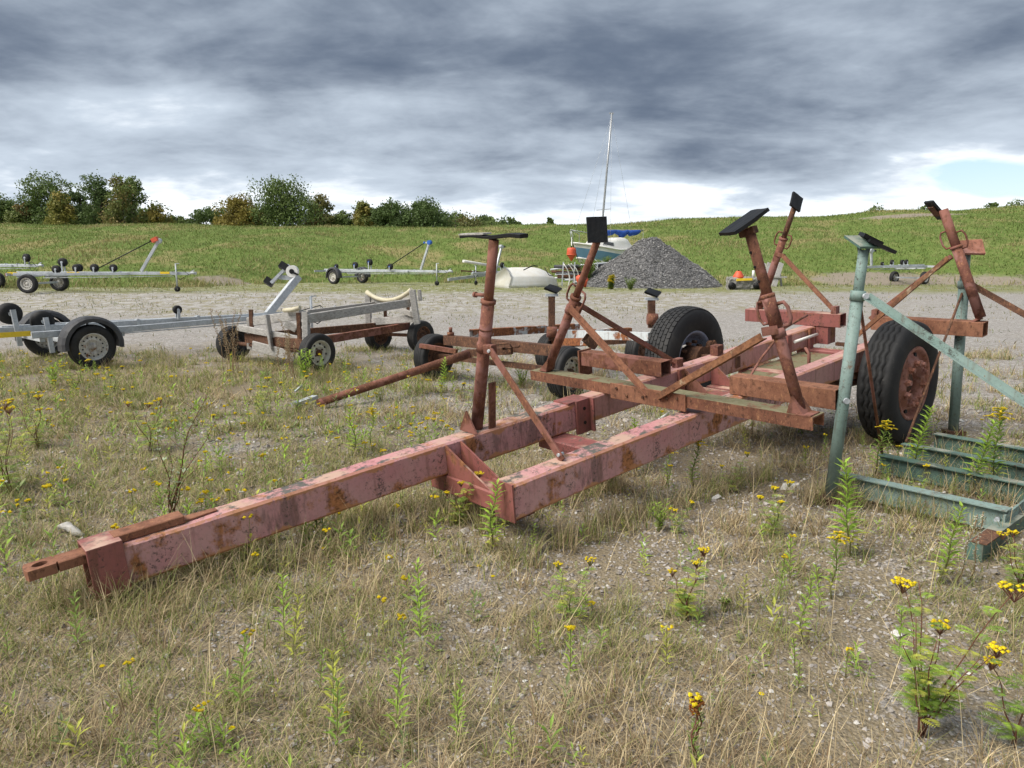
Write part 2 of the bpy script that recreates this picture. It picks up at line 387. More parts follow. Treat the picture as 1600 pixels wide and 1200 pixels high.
PINK, PINK2 = (0.53, 0.235, 0.24), (0.55, 0.31, 0.29)
M = {}
M['pink'] = m_paint('weathered_pink_paint', PINK, PINK2, (0.30, 0.115, 0.05), (0.46, 0.19, 0.075), 0.42, 0.62, 0.55, 1.0, 0.4, 0.19)
M['pink2'] = m_paint('weathered_pink_paint_rear', (0.51, 0.26, 0.245), (0.49, 0.285, 0.245), (0.28, 0.11, 0.055), (0.40, 0.17, 0.075), 0.40, 0.22, 0.2, 5.0, 0.45, 0.18)
M['pinkdark'] = m_paint('pink_brown_paint', (0.30, 0.105, 0.095), (0.25, 0.09, 0.07), (0.19, 0.07, 0.03), (0.30, 0.13, 0.055), 0.45, 0.5, 0.3, 9.0, 0.5)
M['rust'] = m_rust('rust', seed=0.0, pink=(0.24, 0.105, 0.08))
M['rust_tube'] = m_rust('rust_tube', (0.125, 0.048, 0.034), (0.215, 0.088, 0.060), seed=3.0, pink=(0.26, 0.125, 0.105))
M['rust_orange'] = m_rust('orange_rust', (0.20, 0.085, 0.050), (0.29, 0.135, 0.08), (0.10, 0.046, 0.028), 6.0)
M['rust_flake'] = m_paint('flaking_yellow_rust', (0.46, 0.35, 0.22), (0.38, 0.25, 0.14), (0.19, 0.085, 0.045), (0.29, 0.135, 0.065), 0.82, 0.3, 0.0, 2.5)
M['rust_moss'] = m_rust('rust_with_moss', seed=8.0, moss=0.85)
M['rust_dark'] = m_rust('dark_rust', (0.085, 0.042, 0.026), (0.15, 0.075, 0.045), (0.035, 0.022, 0.018), 11.0)
M['white_rust'] = m_paint('white_paint_over_rust', (0.62, 0.64, 0.63), (0.55, 0.56, 0.55), (0.24, 0.085, 0.035), (0.34, 0.13, 0.05), 0.74, 0.2, 0.0, 4.0)
M['white_rust2'] = m_paint('white_paint_less_rust', (0.66, 0.70, 0.70), (0.60, 0.64, 0.64), (0.24, 0.085, 0.035), (0.34, 0.13, 0.05), 0.46, 0.1, 0.0, 7.0)
M['green'] = m_paint('flaking_green_paint', (0.19, 0.275, 0.245), (0.25, 0.335, 0.305), (0.10, 0.05, 0.03), (0.19, 0.085, 0.04), 0.34, 0.55, 0.0, 2.0, 0.4)
M['green_dk'] = m_paint('dark_green_paint', (0.085, 0.155, 0.13), (0.12, 0.20, 0.165), (0.085, 0.05, 0.03), (0.15, 0.08, 0.04), 0.34, 0.5, 0.3, 6.0, 0.4, None, (0.30, 0.31, 0.25))
M['galv'] = m_galv('galvanised_steel'); M['galv_dull'] = m_galv('dull_galvanised_steel', 4.0, 1.0)
M['rubber'] = m_rubber('tyre_rubber', 0.016, 0.22); M['rubber_blk'] = m_rubber('black_rubber', 0.009, 0.12)
M['black'] = m_plain('black_plastic', (0.005, 0.005, 0.006), (0.012, 0.012, 0.012), 0.5, dirt=0.12, spec=0.3)
M['fender'] = m_plain('grey_black_plastic', (0.035, 0.036, 0.04), (0.06, 0.06, 0.063), 0.6, dirt=0.35)
M['wood'] = m_wood('grey_weathered_wood'); M['wood2'] = m_wood('grey_weathered_boards', 7.0)
M['yellow'] = m_plain('yellow_reflector', (0.85, 0.60, 0.03), (0.78, 0.54, 0.03), 0.5, dirt=0.3)
M['hose'] = m_plain('cream_hose', (0.60, 0.55, 0.40), (0.50, 0.45, 0.31), 0.6, dirt=0.25)
M['white'] = m_plain('white_gelcoat', (0.78, 0.77, 0.73), (0.70, 0.68, 0.62), 0.4, dirt=0.15, scale=3)
M['dinghy'] = m_plain('aged_white_gelcoat', (0.82, 0.80, 0.74), (0.76, 0.72, 0.62), 0.5, dirt=0.15, scale=2.5)
M['bluehull'] = m_plain('blue_hull_paint', (0.15, 0.29, 0.43), (0.12, 0.25, 0.39), 0.45, dirt=0.2, scale=4)
M['bluecloth'] = m_plain('blue_canvas', (0.012, 0.06, 0.30), (0.02, 0.09, 0.38), 0.8, dirt=0.1, scale=12)
M['blueplastic'] = m_plain('blue_plastic', (0.02, 0.10, 0.42), (0.03, 0.14, 0.50), 0.5, dirt=0.15)
M['orange'] = m_plain('orange_plastic', (0.66, 0.105, 0.04), (0.56, 0.085, 0.04), 0.55, dirt=0.2)
M['alu'] = m_plain('grey_aluminium', (0.42, 0.43, 0.44), (0.36, 0.37, 0.38), 0.4, 0.5, dirt=0.15)
M['glass'] = m_plain('dark_window', (0.05, 0.055, 0.06), (0.08, 0.085, 0.09), 0.15, dirt=0.1)
M['concrete'] = m_plain('rough_concrete', (0.30, 0.29, 0.27), (0.20, 0.19, 0.175), 0.9, dirt=0.5, bump=0.5, scale=10)
M['rim_white'] = m_paint('rusty_white_rim', (0.66, 0.64, 0.59), (0.58, 0.55, 0.48), (0.24, 0.12, 0.06), (0.36, 0.19, 0.09), 0.40, 0.4, 0.0, 3.0)
M['rim_cream'] = m_paint('chipped_cream_rim', (0.62, 0.60, 0.50), (0.54, 0.50, 0.40), (0.10, 0.05, 0.03), (0.22, 0.10, 0.05), 0.45, 0.4, 0.0, 6.5)
M['rim_rust'] = m_rust('rusty_rim', (0.25, 0.10, 0.065), (0.38, 0.17, 0.115), (0.10, 0.045, 0.03), 14.0, pink=(0.40, 0.20, 0.16))
M['rim_blue'] = m_paint('grey_blue_rim', (0.26, 0.30, 0.40), (0.34, 0.36, 0.42), (0.14, 0.065, 0.04), (0.24, 0.11, 0.06), 0.40, 0.4, 0.0, 8.5)
M['leaf'] = m_leaf('foliage'); M['blade'] = m_leaf('grass_blade', 0.22, 0.75, 0.15); M['petal'] = m_leaf('petal', 0.2, 0.7, 0.0)
M['bark'] = m_plain('bark', (0.085, 0.065, 0.05), (0.13, 0.10, 0.075), 0.9, dirt=0.4, bump=0.6, scale=14)
M['stone'] = m_stone('loose_stone')
M['red'] = m_plain('red_lens', (.45, .02, .015), (.38, .02, .015), .35, dirt=.1)
M['drift'] = m_wood('bleached_driftwood', 3.0)

# ------------------------------------------------------------------ the land
def gz(x, y):
    """height of the yard: flat where the trailers stand, rising a little towards the bank"""
    r = sstep(11.0, 26.0, y) * 0.45
    if r > 0: r += 0.03 * mnoise.noise((x * 0.2, y * 0.2, 0.3)) * sstep(11, 16, y)
    return r
def bank_foot(x): return 28.4 + 5.6 * sstep(-13, -8, x) - 3.2 * sstep(3.5, 9, x) + 0.5 * math.sin(x * 0.41) + 0.3 * math.sin(x * 1.1)
def bank_top(x): return 3.70 + 1.45 * sstep(0, 40, x) + 0.10 * math.sin(x * 0.17) + 0.05 * math.sin(x * 0.53 + 1)
def bz(x, y):
    """height of the grass bank"""
    f = bank_foot(x); top = bank_top(x); t = (y - f) / (51.0 - f)
    if t <= 0: return gz(x, y) - 0.08
    if t < 1:
        h = 0.45 + (top - 0.45) * (0.35 * t + 0.65 * math.sin(t * math.pi / 2) ** 1.2)
    else: h = top - (y - 51.0) * 0.035
    h += (0.14 * mnoise.noise((x * 0.22, y * 0.22, 2.0)) + 0.06 * mnoise.noise((x * 0.7, y * 0.7, 4.0))) * min(1, max(0, t * 3)) * (1.0 if t < 1 else 0.5)
    # a shallow scoop of bare earth by the left-hand trailers
    h -= 0.25 * math.exp(-(((x + 11.6) / 1.8) ** 2 + ((y - 31.5) / 1.6) ** 2))
    return h
def hz(x, y): return max(gz(x, y), bz(x, y))

def m_ground():
    t = NT('gravel_yard'); P = t.geo.outputs['Position']; x, y, z = t.sep(P)
    v = t.vec('World'); n_big = t.noise(0.35, 4, 0.6, v, 0.5); n_mid = t.noise(1.6, 5, 0.65, v, 0.3); n_f = t.noise(14, 5, 0.7, v); n_ff = t.noise(70, 4, 0.7, v)
    # stones of three sizes
    c1 = t.sep(t.vor(62, v, out='Color')); d1 = t.vor(62, v); c2 = t.sep(t.vor(150, v, out='Color')); d2 = t.vor(150, v)
    far = t.sep(t.vor(16, v, out='Color'))
    stone = t.ramp(c1[0], [(0.0, (0.16, 0.15, 0.138)), (0.3, (0.28, 0.26, 0.24)), (0.6, (0.35, 0.325, 0.302)), (0.85, (0.43, 0.405, 0.38)), (1.0, (0.60, 0.58, 0.55))])
    grit = t.ramp(c2[1], [(0.0, (0.13, 0.115, 0.095)), (0.5, (0.28, 0.245, 0.21)), (1.0, (0.40, 0.36, 0.315))])
    c = t.mix(t.ss(d1, 0.42, 0.62), stone, grit)
    c = t.mix(t.math('MULTIPLY', t.math('SUBTRACT', far[0], 0.5), 0.3), c, (0.45, 0.42, 0.385))
    gr = t.noise(11, 4, 0.8, v); gr2 = t.vor(26, v, out='Color'); fy = t.ss(y, 4.0, 9.0)
    c = t.mix(t.math('MULTIPLY', t.math('MULTIPLY', t.ss(gr, 0.48, 0.62), 0.55), fy), c, (0.15, 0.138, 0.125)); c = t.mix(t.math('MULTIPLY', t.math('MULTIPLY', t.ss(t.sep(gr2)[0], 0.72, 0.95), 0.5), fy), c, (0.55, 0.53, 0.50))
    # thatch and moss between the stones, most of it near and on the left
    near = t.ss(y, 9.5, 5.0); left = t.math('MULTIPLY', t.ss(x, 0.5, -3.5), t.ss(y, 15.0, 10.0))
    veg = t.math('MAXIMUM', near, left)
    th = t.math('ADD', t.math('MULTIPLY', n_mid, 0.6), t.math('MULTIPLY', n_f, 0.45))
    thm = t.math('MULTIPLY', t.ss(t.math('ADD', th, t.math('MULTIPLY', veg, 0.16)), 0.54, 0.66), 0.9)
    thc = t.ramp(n_ff, [(0.3, (0.11, 0.085, 0.05)), (0.5, (0.22, 0.175, 0.105)), (0.7, (0.36, 0.29, 0.18))])
    c = t.mix(t.math('MULTIPLY', thm, t.math('ADD', t.math('MULTIPLY', veg, 0.75), 0.18)), c, thc)
    # the far strip: paler, washed stone streaked with low green and straw
    strip = t.math('MULTIPLY', t.ss(t.math('ADD', y, t.math('MULTIPLY', t.math('SUBTRACT', n_big, 0.5), 8.0)), 16.0, 20.0), t.ss(x, 14.0, 4.0))
    vs_ = t.vec('World', (1.0, 0.7, 1)); ns = t.noise(3.4, 6, 0.8, vs_, 0.2)
    c = t.mix(t.math('MULTIPLY', t.ss(y, 9.0, 16.0), 0.3), c, (0.36, 0.347, 0.328))
    c = t.mix(t.math('MULTIPLY', strip, t.math('MULTIPLY', t.ss(ns, 0.52, 0.36), 0.55)), c, (0.60, 0.575, 0.52))
    c = t.mix(t.math('MULTIPLY', strip, t.math('MULTIPLY', t.ss(ns, 0.48, 0.62), 0.8)), c, t.mix(n_f, (0.17, 0.17, 0.06), (0.34, 0.29, 0.14)))
    lane = t.math('MULTIPLY', t.ss(t.math('ADD', y, t.math('MULTIPLY', n_big, 3.0)), 24.5, 27.0), 0.9)
    c = t.mix(t.math('MULTIPLY', lane, t.ss(ns, 0.36, 0.5)), c, t.mix(n_f, (0.13, 0.17, 0.045), (0.28, 0.26, 0.10)))
    h = t.math('ADD', t.math('MULTIPLY', t.math('SUBTRACT', 0.6, d1), 1.0), t.math('ADD', t.math('MULTIPLY', t.math('SUBTRACT', 0.6, d2), 0.4), t.math('MULTIPLY', t.noise(14, 2, 0.6, v), 0.6)))
    return t.out(c, 0.95, 0.0, t.bump(h, 0.75, 0.012), 0.15)

def m_bank():
    t = NT('bank_turf'); v = t.vec('World'); x, y, z = t.sep(t.geo.outputs['Position'])
    n1 = t.noise(0.25, 5, 0.6, v, 0.4); n2 = t.noise(1.3, 6, 0.7, v); n3 = t.noise(8, 5, 0.7, v)
    c = t.ramp(n2, [(0.3, (0.10, 0.15, 0.036)), (0.5, (0.135, 0.19, 0.048)), (0.68, (0.185, 0.22, 0.07))])
    c = t.mix(t.ss(n1, 0.50, 0.64), c, (0.27, 0.235, 0.105)); c = t.mix(t.math('MULTIPLY', t.ss(t.noise(0.7, 5, 0.7, v, 0.6), 0.54, 0.64), 0.55), c, (0.07, 0.105, 0.026))
    c = t.mix(t.math('MULTIPLY', t.ss(n3, 0.45, 0.7), 0.35), c, (0.06, 0.095, 0.02))
    # bare earth: the scoop on the left, the cut on the right
    def blob(cx, cy, rx, ry):
        a = t.math('DIVIDE', t.math('SUBTRACT', x, cx), rx); b = t.math('DIVIDE', t.math('SUBTRACT', y, cy), ry)
        return t.math('ADD', t.math('MULTIPLY', a, a), t.math('MULTIPLY', b, b))
    dirt = t.mix(n3, (0.16, 0.13, 0.095), (0.36, 0.315, 0.25))
    for (cx, cy, rx, ry) in ((-11.9, 31.2, 1.5, 1.0), (17.5, 31.5, 5.5, 2.0), (24.5, 46.5, 3.5, 0.7), (4.5, 30.6, 2.6, 0.9)):
        b = t.math('ADD', blob(cx, cy, rx, ry), t.math('MULTIPLY', t.math('SUBTRACT', n2, 0.5), 2.2))
        c = t.mix(t.ss(b, 1.1, 0.5), c, dirt)
    return t.out(c, 0.95, 0.0, t.bump(t.math('ADD', n2, t.math('MULTIPLY', n3, 0.5)), 0.4, 0.05), 0.1)

def build_ground():
    NA, R = 160, [0.25 * 1.075 ** k for k in range(132)]
    v = [(0, 0, 0)]; f = []
    for k, r in enumerate(R):
        for i in range(NA):
            a = 2 * math.pi * i / NA; x, y = r * math.sin(a), r * math.cos(a)
            v.append((x, y, gz(x, y) if y > 0 else 0.0))
    for i in range(NA): f.append((0, 1 + i, 1 + (i + 1) % NA))
    for k in range(len(R) - 1):
        for i in range(NA):
            a, b = 1 + k * NA + i, 1 + k * NA + (i + 1) % NA; f.append((a, a + NA, b + NA, b))
    me = bpy.data.meshes.new('ground'); me.from_pydata(v, [], f); me.materials.append(m_ground())
    me.polygons.foreach_set('use_smooth', [True] * len(f)); o = bpy.data.objects.new('ground', me); COL.objects.link(o); o['kind'] = 'structure'
    xs = np.concatenate([np.linspace(-300, -62, 24), np.linspace(-60, 75, 180), np.linspace(78, 320, 24)])
    ys = np.concatenate([np.linspace(25.5, 56, 90), np.linspace(58, 130, 20)])
    V = [(x, y, bz(x, y)) for y in ys for x in xs]; n = len(xs)
    Fq = [(j * n + i, j * n + i + 1, (j + 1) * n + i + 1, (j + 1) * n + i) for j in range(len(ys) - 1) for i in range(n - 1)]
    me = bpy.data.meshes.new('grass_bank'); me.from_pydata(V, [], Fq); me.materials.append(m_bank()); me.polygons.foreach_set('use_smooth', [True] * len(Fq))
    o = bpy.data.objects.new('grass_bank', me); COL.objects.link(o); o['kind'] = 'structure'
build_ground()

# ------------------------------------------------------------------ wheels
def wheel(parent, c, ax, R, W, rr, kind='car', rim_m='rim_white', seed=0, rub='rubber'):
    """ax points to the side that is seen; parts: wheel (hub) > tyre, rim"""
    c = Vector(c); ax = Vector(ax).normalized(); rnd = random.Random(seed)
    hub = MB()
    tr = kind == 'truck'
    hub.lathe(c, ax, [(-W * 0.3, 0.001), (-W * 0.3, rr * 0.34), (W * 0.12, rr * 0.34), (W * 0.14, rr * 0.28), (W * 0.30, rr * 0.26), (W * 0.31, 0.001)], 20)
    d, x, u = hub.frame(c, c + ax)
    nb = 10 if tr else 4
    for i in range(nb):
        a = 2 * math.pi * i / nb + seed; q = c + (x * math.cos(a) + u * math.sin(a)) * rr * (0.60 if tr else 0.40)
        z0 = W * (0.20 if tr else 0.16)
        hub.tube(q + ax * z0, q + ax * (z0 + (0.05 if tr else 0.018)), 0.018 if tr else 0.011, n=6)
    h = hub.build('wheel', M['rust_dark'] if kind != 'trailer' else M[rim_m], parent)
    # tyre
    S = 0.46 * W; sw = R - rr
    prof = [(-0.40 * W, rr), (-0.49 * W, rr + 0.18 * sw), (-0.52 * W, rr + 0.5 * sw), (-0.49 * W, rr + 0.80 * sw), (-0.43 * W, R - 0.012 * R / 0.3)]
    n_tr = 9
    zig = kind == 'truck' and rub == 'rubber_blk'
    tread = []
    for k in range(n_tr):
        a = -0.40 + 0.80 * k / (n_tr - 1); crown = R * (1 - 0.030 * abs(a / 0.4) ** 2.2); tread.append((a * W, crown))
    if zig or kind in ('car', 'trailer'):
        tt = []
        ng = 4 if zig else 4
        for g in range(ng + 1):
            a0, a1 = -0.40 + 0.80 * g / (ng + 1), -0.40 + 0.80 * (g + 1) / (ng + 1); gw = 0.024 if zig else 0.02
            for a, dd in ((a0 + gw, 0), (a1 - gw, 0), (a1 - gw * 0.6, 1), (a1 + gw * 0.6, 1)):
                if dd and g == ng: continue
                tt.append((a * W, R * (1 - 0.030 * abs(a / 0.4) ** 2.2) - dd * R * (0.036 if zig else 0.022)))
        tread = tt
    body = prof + tread + [(-a, r) for a, r in reversed(prof)]
    T = MB(); N = 120 if tr else 56
    if zig:      # grooves that run in a zigzag round the tread
        o = len(T.v); m = len(body); v = []
        for k, (a, r) in enumerate(body):
            for i in range(N):
                an = 2 * math.pi * i / N; zz = 0.0
                if len(prof) < k < len(body) - len(prof) - 1: zz = 0.034 * W * (1, 0, -1, 0)[i % 4]
                v.append(c + ax * (a + zz) + (x * math.cos(an) + u * math.sin(an)) * r)
        f = [(k * N + i, k * N + (i + 1) % N, (k + 1) * N + (i + 1) % N, (k + 1) * N + i) for k in range(m - 1) for i in range(N)]
        T.add(v, f, True)
    else: T.lathe(c, ax, body, N)
    if kind == 'truck' and not zig:     # a block tread
        nb_, nr = 46, 6
        for j in range(nr):
            a0 = (-0.455 + 0.91 * j / nr) * W; a1 = (-0.455 + 0.91 * (j + 1) / nr) * W - 0.008
            for i in range(nb_):
                t0 = 2 * math.pi * (i + (0.5 if j % 2 else 0)) / nb_; t1 = t0 + 2 * math.pi / nb_ * 0.86
                vv = []
                for (a, tt_) in ((a0, t0), (a0 + (a1 - a0) * 0.5, t0 - 0.016), (a1, t0), (a1, t1), (a0 + (a1 - a0) * 0.5, t1 - 0.016), (a0, t1)):
                    rr_ = R * (1 - 0.030 * abs(a / W / 0.4) ** 2.2)
                    dr = x * math.cos(tt_) + u * math.sin(tt_)
                    vv.append((c + ax * a + dr * (rr_ - 0.006), c + ax * a + dr * (rr_ + 0.012)))
                T.add([p[0] for p in vv] + [p[1] for p in vv], [tuple(range(6, 12))] + [(q, (q + 1) % 6, 6 + (q + 1) % 6, 6 + q) for q in range(6)])
    T.build('tyre', M[rub], h)
    # rim: dished disc with a rolled lip and round holes made as dark raised cups
    r = MB(); of = W * 0.40
    if tr and rim_m == 'rim_rust':
        r.lathe(c, ax, [(-W * 0.4, rr + .002), (of + 0.012, rr + 0.016), (of + 0.02, rr + 0.006), (of + 0.012, rr * 0.95), (of - 0.02, rr * 0.92), (of - 0.035, rr * 0.88), (of - 0.02, rr * 0.78), (of + 0.015, rr * 0.68), (of + 0.02, rr * 0.60), (of + 0.005, rr * 0.50), (of - 0.05, rr * 0.46)], 40)
        hp, hr, ho, nh = rr * 0.80, rr * 0.075, of - 0.018, 8
        sp = MB()
    elif tr:
        r.lathe(c, ax, [(-W * 0.4, rr + .002), (of, rr + 0.014), (of + 0.01, rr + 0.004), (of - 0.01, rr * 0.93), (0.0, rr * 0.90), (-W * 0.10, rr * 0.84), (-W * 0.12, rr * 0.6), (-W * 0.05, rr * 0.45)], 40)
        hp, hr, ho, nh = 0, 0, 0, 0
    else:
        r.lathe(c, ax, [(-W * 0.4, rr + .001), (of, rr + 0.010), (of + 0.006, rr + 0.004), (of - 0.002, rr * 0.93), (of - 0.05, rr * 0.88), (of - 0.045, rr * 0.80), (of - 0.03, rr * 0.62), (of - 0.022, rr * 0.52), (of - 0.04, rr * 0.45), (of - 0.045, 0.02)], 32)
        hp, hr, ho, nh = rr * 0.73, rr * (0.055 if kind == 'trailer' else 0.085), of - 0.036, (14 if kind == 'trailer' else 8)
    ro = r.build('rim', M[rim_m], h)
    if nh:
        k = MB()
        for i in range(nh):
            a = 2 * math.pi * i / nh + 0.2; q = c + (x * math.cos(a) + u * math.sin(a)) * hp
            k.tube(q + ax * (ho - 0.01), q + ax * (ho + 0.005), hr, n=10)
        stuff(k.build('rim_hole', M['rubber_blk'], h))
    if tr and rim_m == 'rim_rust':
        for i in range(10):
            a = 2 * math.pi * i / 10 + 0.15; q = c + (x * math.cos(a) + u * math.sin(a)) * rr * 0.60
            MB().lathe(q, ax, [(of, 0.001), (of, 0.032), (of + 0.03, 0.032), (of + 0.03, 0.022), (of + 0.055, 0.022), (of + 0.055, 0.001)], 6, False).build('wheel_nut', M['rim_rust'], h)
    return h

# ------------------------------------------------------------------ the big pink trailer
TO = Vector((-1.73, 3.08, 0.25)); TD = Vector((0.7533, 0.6501, 0.0993)); TT = Vector((0.6533, -0.7571, 0.0)); TU = Vector((-0.0752, -0.0649, 0.9951))
def W(s, t, u): return TO + TD * s + TT * t + TU * u

def rail_beam(root, name, s0, s1, t0, t1, uc, h, mt, seed=0.0, b=0.012):
    """a rail in its own frame (x along, z up), faintly wavy and dented like old folded plate"""
    n = max(6, int((s1 - s0) / 0.06)); w2, h2 = (t1 - t0) / 2, h / 2
    pr = [(-w2 + b, -h2), (0, -h2), (w2 - b, -h2), (w2, -h2 + b), (w2, -h2 * .4), (w2, h2 * .4), (w2, h2 - b), (w2 - b, h2), (0, h2), (-w2 + b, h2), (-w2, h2 - b), (-w2, 0), (-w2, -h2 + b)]
    m = len(pr); L = s1 - s0; v = []
    for i in range(n + 1):
        x = -L / 2 + L * i / n
        for k, (a, c) in enumerate(pr):
            q = (x * 2.1 + seed, a * 6, c * 6); q2 = (x * 9 + seed, a * 12, c * 12)
            dv = mnoise.noise_vector(q) * 0.0035 + mnoise.noise_vector(q2) * 0.0014
            v.append((x, a + dv.y, c + dv.z))
    f = [(i * m + k, i * m + (k + 1) % m, (i + 1) * m + (k + 1) % m, (i + 1) * m + k) for i in range(n) for k in range(m)] + [tuple(range(m))[::-1], tuple(n * m + k for k in range(m))]
    me = bpy.data.meshes.new(name); me.from_pydata(v, [], f); me.materials.append(M[mt]); o = bpy.data.objects.new(name, me); COL.objects.link(o); o.parent = root
    R = Matrix((TD, TT * -1, TU)).transposed().to_4x4(); o.matrix_local = Matrix.Translation(W((s0 + s1) / 2, (t0 + t1) / 2, uc) - Vector(root['_o'])) @ R
    return o

def pad_plate(root, c, nrm, w, h, mt='black', tilt=0.0, th=0.02, name='support_pad'):
    nrm = Vector(nrm).normalized(); a = Vector((0, 0, 1)).cross(nrm)
    a = a.normalized() if a.length > 0.1 else TT; a = (Matrix.Rotation(tilt, 3, nrm) @ a); b = nrm.cross(a); c = Vector(c)
    m = MB()
    g = 5
    # a slightly buckled sheet with a steel back
    P = [[c + a * (w * (i / g - .5)) + b * (h * (j / g - .5)) + nrm * (0.0016 * math.sin(i * 1.7 + j)) for i in range(g + 1)] for j in range(g + 1)]
    v = [p + nrm * th / 2 for r in P for p in r] + [p - nrm * th / 2 for r in P for p in r]; n = (g + 1) ** 2; f = []
    for j in range(g):
        for i in range(g):
            q = j * (g + 1) + i; f += [(q, q + 1, q + g + 2, q + g + 1), (n + q + g + 1, n + q + g + 2, n + q + 1, n + q)]
    ed = [i for i in range(g + 1)] + [j * (g + 1) + g for j in range(1, g + 1)] + [g * (g + 1) + i for i in range(g - 1, -1, -1)] + [j * (g + 1) for j in range(g - 1, 0, -1)]
    for k in range(len(ed)): q, r_ = ed[k], ed[(k + 1) % len(ed)]; f.append((r_, q, n + q, n + r_))
    m.add(v, f); o = m.build(name, M[mt], root)
    k = MB(); k.beam(c - nrm * (th / 2 + 0.008) - a * w * .3, c - nrm * (th / 2 + 0.008) + a * w * .3, h * 0.5, 0.012, nrm); k.build('pad_back', M['rust_dark'], o)
    return o

def handle_loop(root, p, out, up, h=0.13, w=0.05, mt='rust_tube', r=0.008):
    p, out, up = Vector(p), Vector(out).normalized(), Vector(up).normalized()
    MB().path([p - up * h / 2, p - up * h * .5 + out * w * .7, p - up * h * .25 + out * w, p + up * h * .25 + out * w, p + up * h * .5 + out * w * .7, p + up * h / 2], r, 8).build('handle', M[mt], root)

def build_pink_trailer():
    root = thing('boat_trailer', W(2.5, 0.35, 0) * 1.0 - Vector((0, 0, W(2.5, .35, 0).z)), 'large pink and rusty steel boat trailer with long drawbar across the foreground', 'boat trailer')
    # long rails
    rail_beam(root, 'drawbar_rail', -0.02, 2.93, -0.14, 0.0, -0.095, 0.19, 'pink', 1.0)
    rail_beam(root, 'side_rail', 2.92, 6.22, -0.134, -0.006, -0.088, 0.18, 'pink2', 7.0)
    rail_beam(root, 'side_rail', 1.64, 4.2, 0.62, 0.76, -0.128, 0.19, 'pink', 13.0)
    rail_beam(root, 'side_rail', 4.2, 6.22, 0.635, 0.765, -0.118, 0.18, 'pink2', 23.0)
    # joint of the drawbar and the rear rail: a folded plate with two holes
    j = MB(); j.beam(W(2.86, 0.012, -0.105), W(2.99, 0.012, -0.105), 0.02, 0.235, TU); j.beam(W(2.985, 0.03, -0.105), W(2.999, 0.03, -0.105), 0.055, 0.235, TU); j.beam(W(2.80, -0.07, 0.006), W(3.0, -0.07, 0.006), 0.145, 0.010, TU)
    jo = j.build('joint_plate', M['pinkdark'], root)
    for uu in (-0.05, -0.15): MB().tube(W(2.93, 0.02, uu), W(2.93, 0.0275, uu), 0.012, n=10).build('bolt_hole', M['black'], jo)
    # collar, drawbar eye and packing bar at the front
    c = MB(); c.hollow(W(-0.125, -0.07, -0.085), W(0.02, -0.07, -0.085), 0.172, 0.242, 0.012, TU); c.build('collar', M['pinkdark'], root, 0.004)
    e = MB()
    n = 16; ec = W(-0.285, -0.075, -0.0125); rad = 0.03
    # flat bar with a round hole: outline minus hole as a ring of quads
    outl = []; hole = []
    for i in range(n):
        a = 2 * math.pi * i / n; ca, sa = math.cos(a), math.sin(a)
        k = 1 / max(abs(ca) / 0.060, abs(sa) / 0.052); outl.append((ca * k, sa * k)); hole.append((ca * rad, sa * rad * 0.85))
    v = []
    for uu in (0.022, -0.022):
        v += [ec + TD * a + TT * b + TU * uu for a, b in outl] + [ec + TD * a + TT * b + TU * uu for a, b in hole]
    f = []
    for i in range(n):
        k = (i + 1) % n
        f += [(i, k, n + k, n + i), (2 * n + k, 2 * n + i, 3 * n + i, 3 * n + k), (k, i, 2 * n + i, 2 * n + k), (n + i, n + k, 3 * n + k, 3 * n + i)]
    e.add(v, f); e.beam(ec + TD * 0.06, W(-0.10, -0.075, -0.0125), 0.104, 0.044, TU, 0.004)
    e.build('drawbar_eye', M['rust_orange'], root)
    MB().beam(W(0.0, -0.085, 0.021), W(0.30, -0.085, 0.021), 0.095, 0.038, TU, 0.004).build('packing_bar', M['rust_orange'], root)
    MB().beam(W(0.301, -0.085, 0.006), W(0.46, -0.085, 0.006), 0.07, 0.010, TU, 0.002, 0.6).build('weld_plate', M['rust_orange'], root)
    # crossmembers under the rails
    for s0, s1, ta, tb, mm in ((1.76, 1.90, -0.17, 0.618, 'pinkdark'), (2.60, 2.78, -0.10, 0.615, 'pinkdark'), (4.14, 4.30, -0.12, 0.62, 'pinkdark'), (5.0, 5.12, -0.1, 0.62, 'pinkdark'), (6.0, 6.12, -0.1, 0.62, 'pinkdark')):
        MB().beam(W((s0 + s1) / 2, ta, -0.25 if s0 < 2 else -0.228), W((s0 + s1) / 2, tb, -0.25 if s0 < 2 else -0.228), s1 - s0, 0.115 if s0 < 2 else 0.075, TU, 0.008).build('crossmember', M[mm], root)
    MB().beam(W(1.627, 0.69, -0.13), W(1.638, 0.69, -0.13), 0.155, 0.205, TU).build('end_plate', M['pinkdark'], root)
    # gussets: triangles between the drawbar and the crossmembers
    for s in (1.775, 1.885): MB().tri(W(s, 0.004, -0.01), W(s, 0.004, -0.19), W(s, 0.40, -0.192), 0.012).build('gusset', M['pinkdark'], root)
    for s in (4.10, 4.45): MB().tri(W(s, 0.003, -0.005), W(s, 0.003, -0.20), W(s, 0.24, -0.20), 0.012).build('gusset', M['rust'] if s < 4.2 else M['pinkdark'], root)
    MB().beam(W(4.45, 0.0, -0.24), W(4.45, 0.62, -0.24), 0.14, 0.07, TU, 0.006).build('crossmember', M['pinkdark'], root)
    MB().quad(W(4.55, 0.0, -0.205), W(5.9, 0.0, -0.205), W(5.9, 0.62, -0.205), W(4.55, 0.62, -0.205), 0.02).build('deck_plate', M['rust_moss'], root)
    for s in (4.0, 5.62, 6.02): MB().beam(W(s, 0.010, -0.10), W(s + 0.07, 0.010, -0.10), 0.022, 0.21, TU, 0.003).build('rail_cleat', M['pinkdark'], root)
    MB().beam(W(4.58, -0.06, 0.045), W(4.66, -0.06, 0.045), 0.075, 0.085, TU, 0.004).build('stop_block', M['rust_tube'], root)
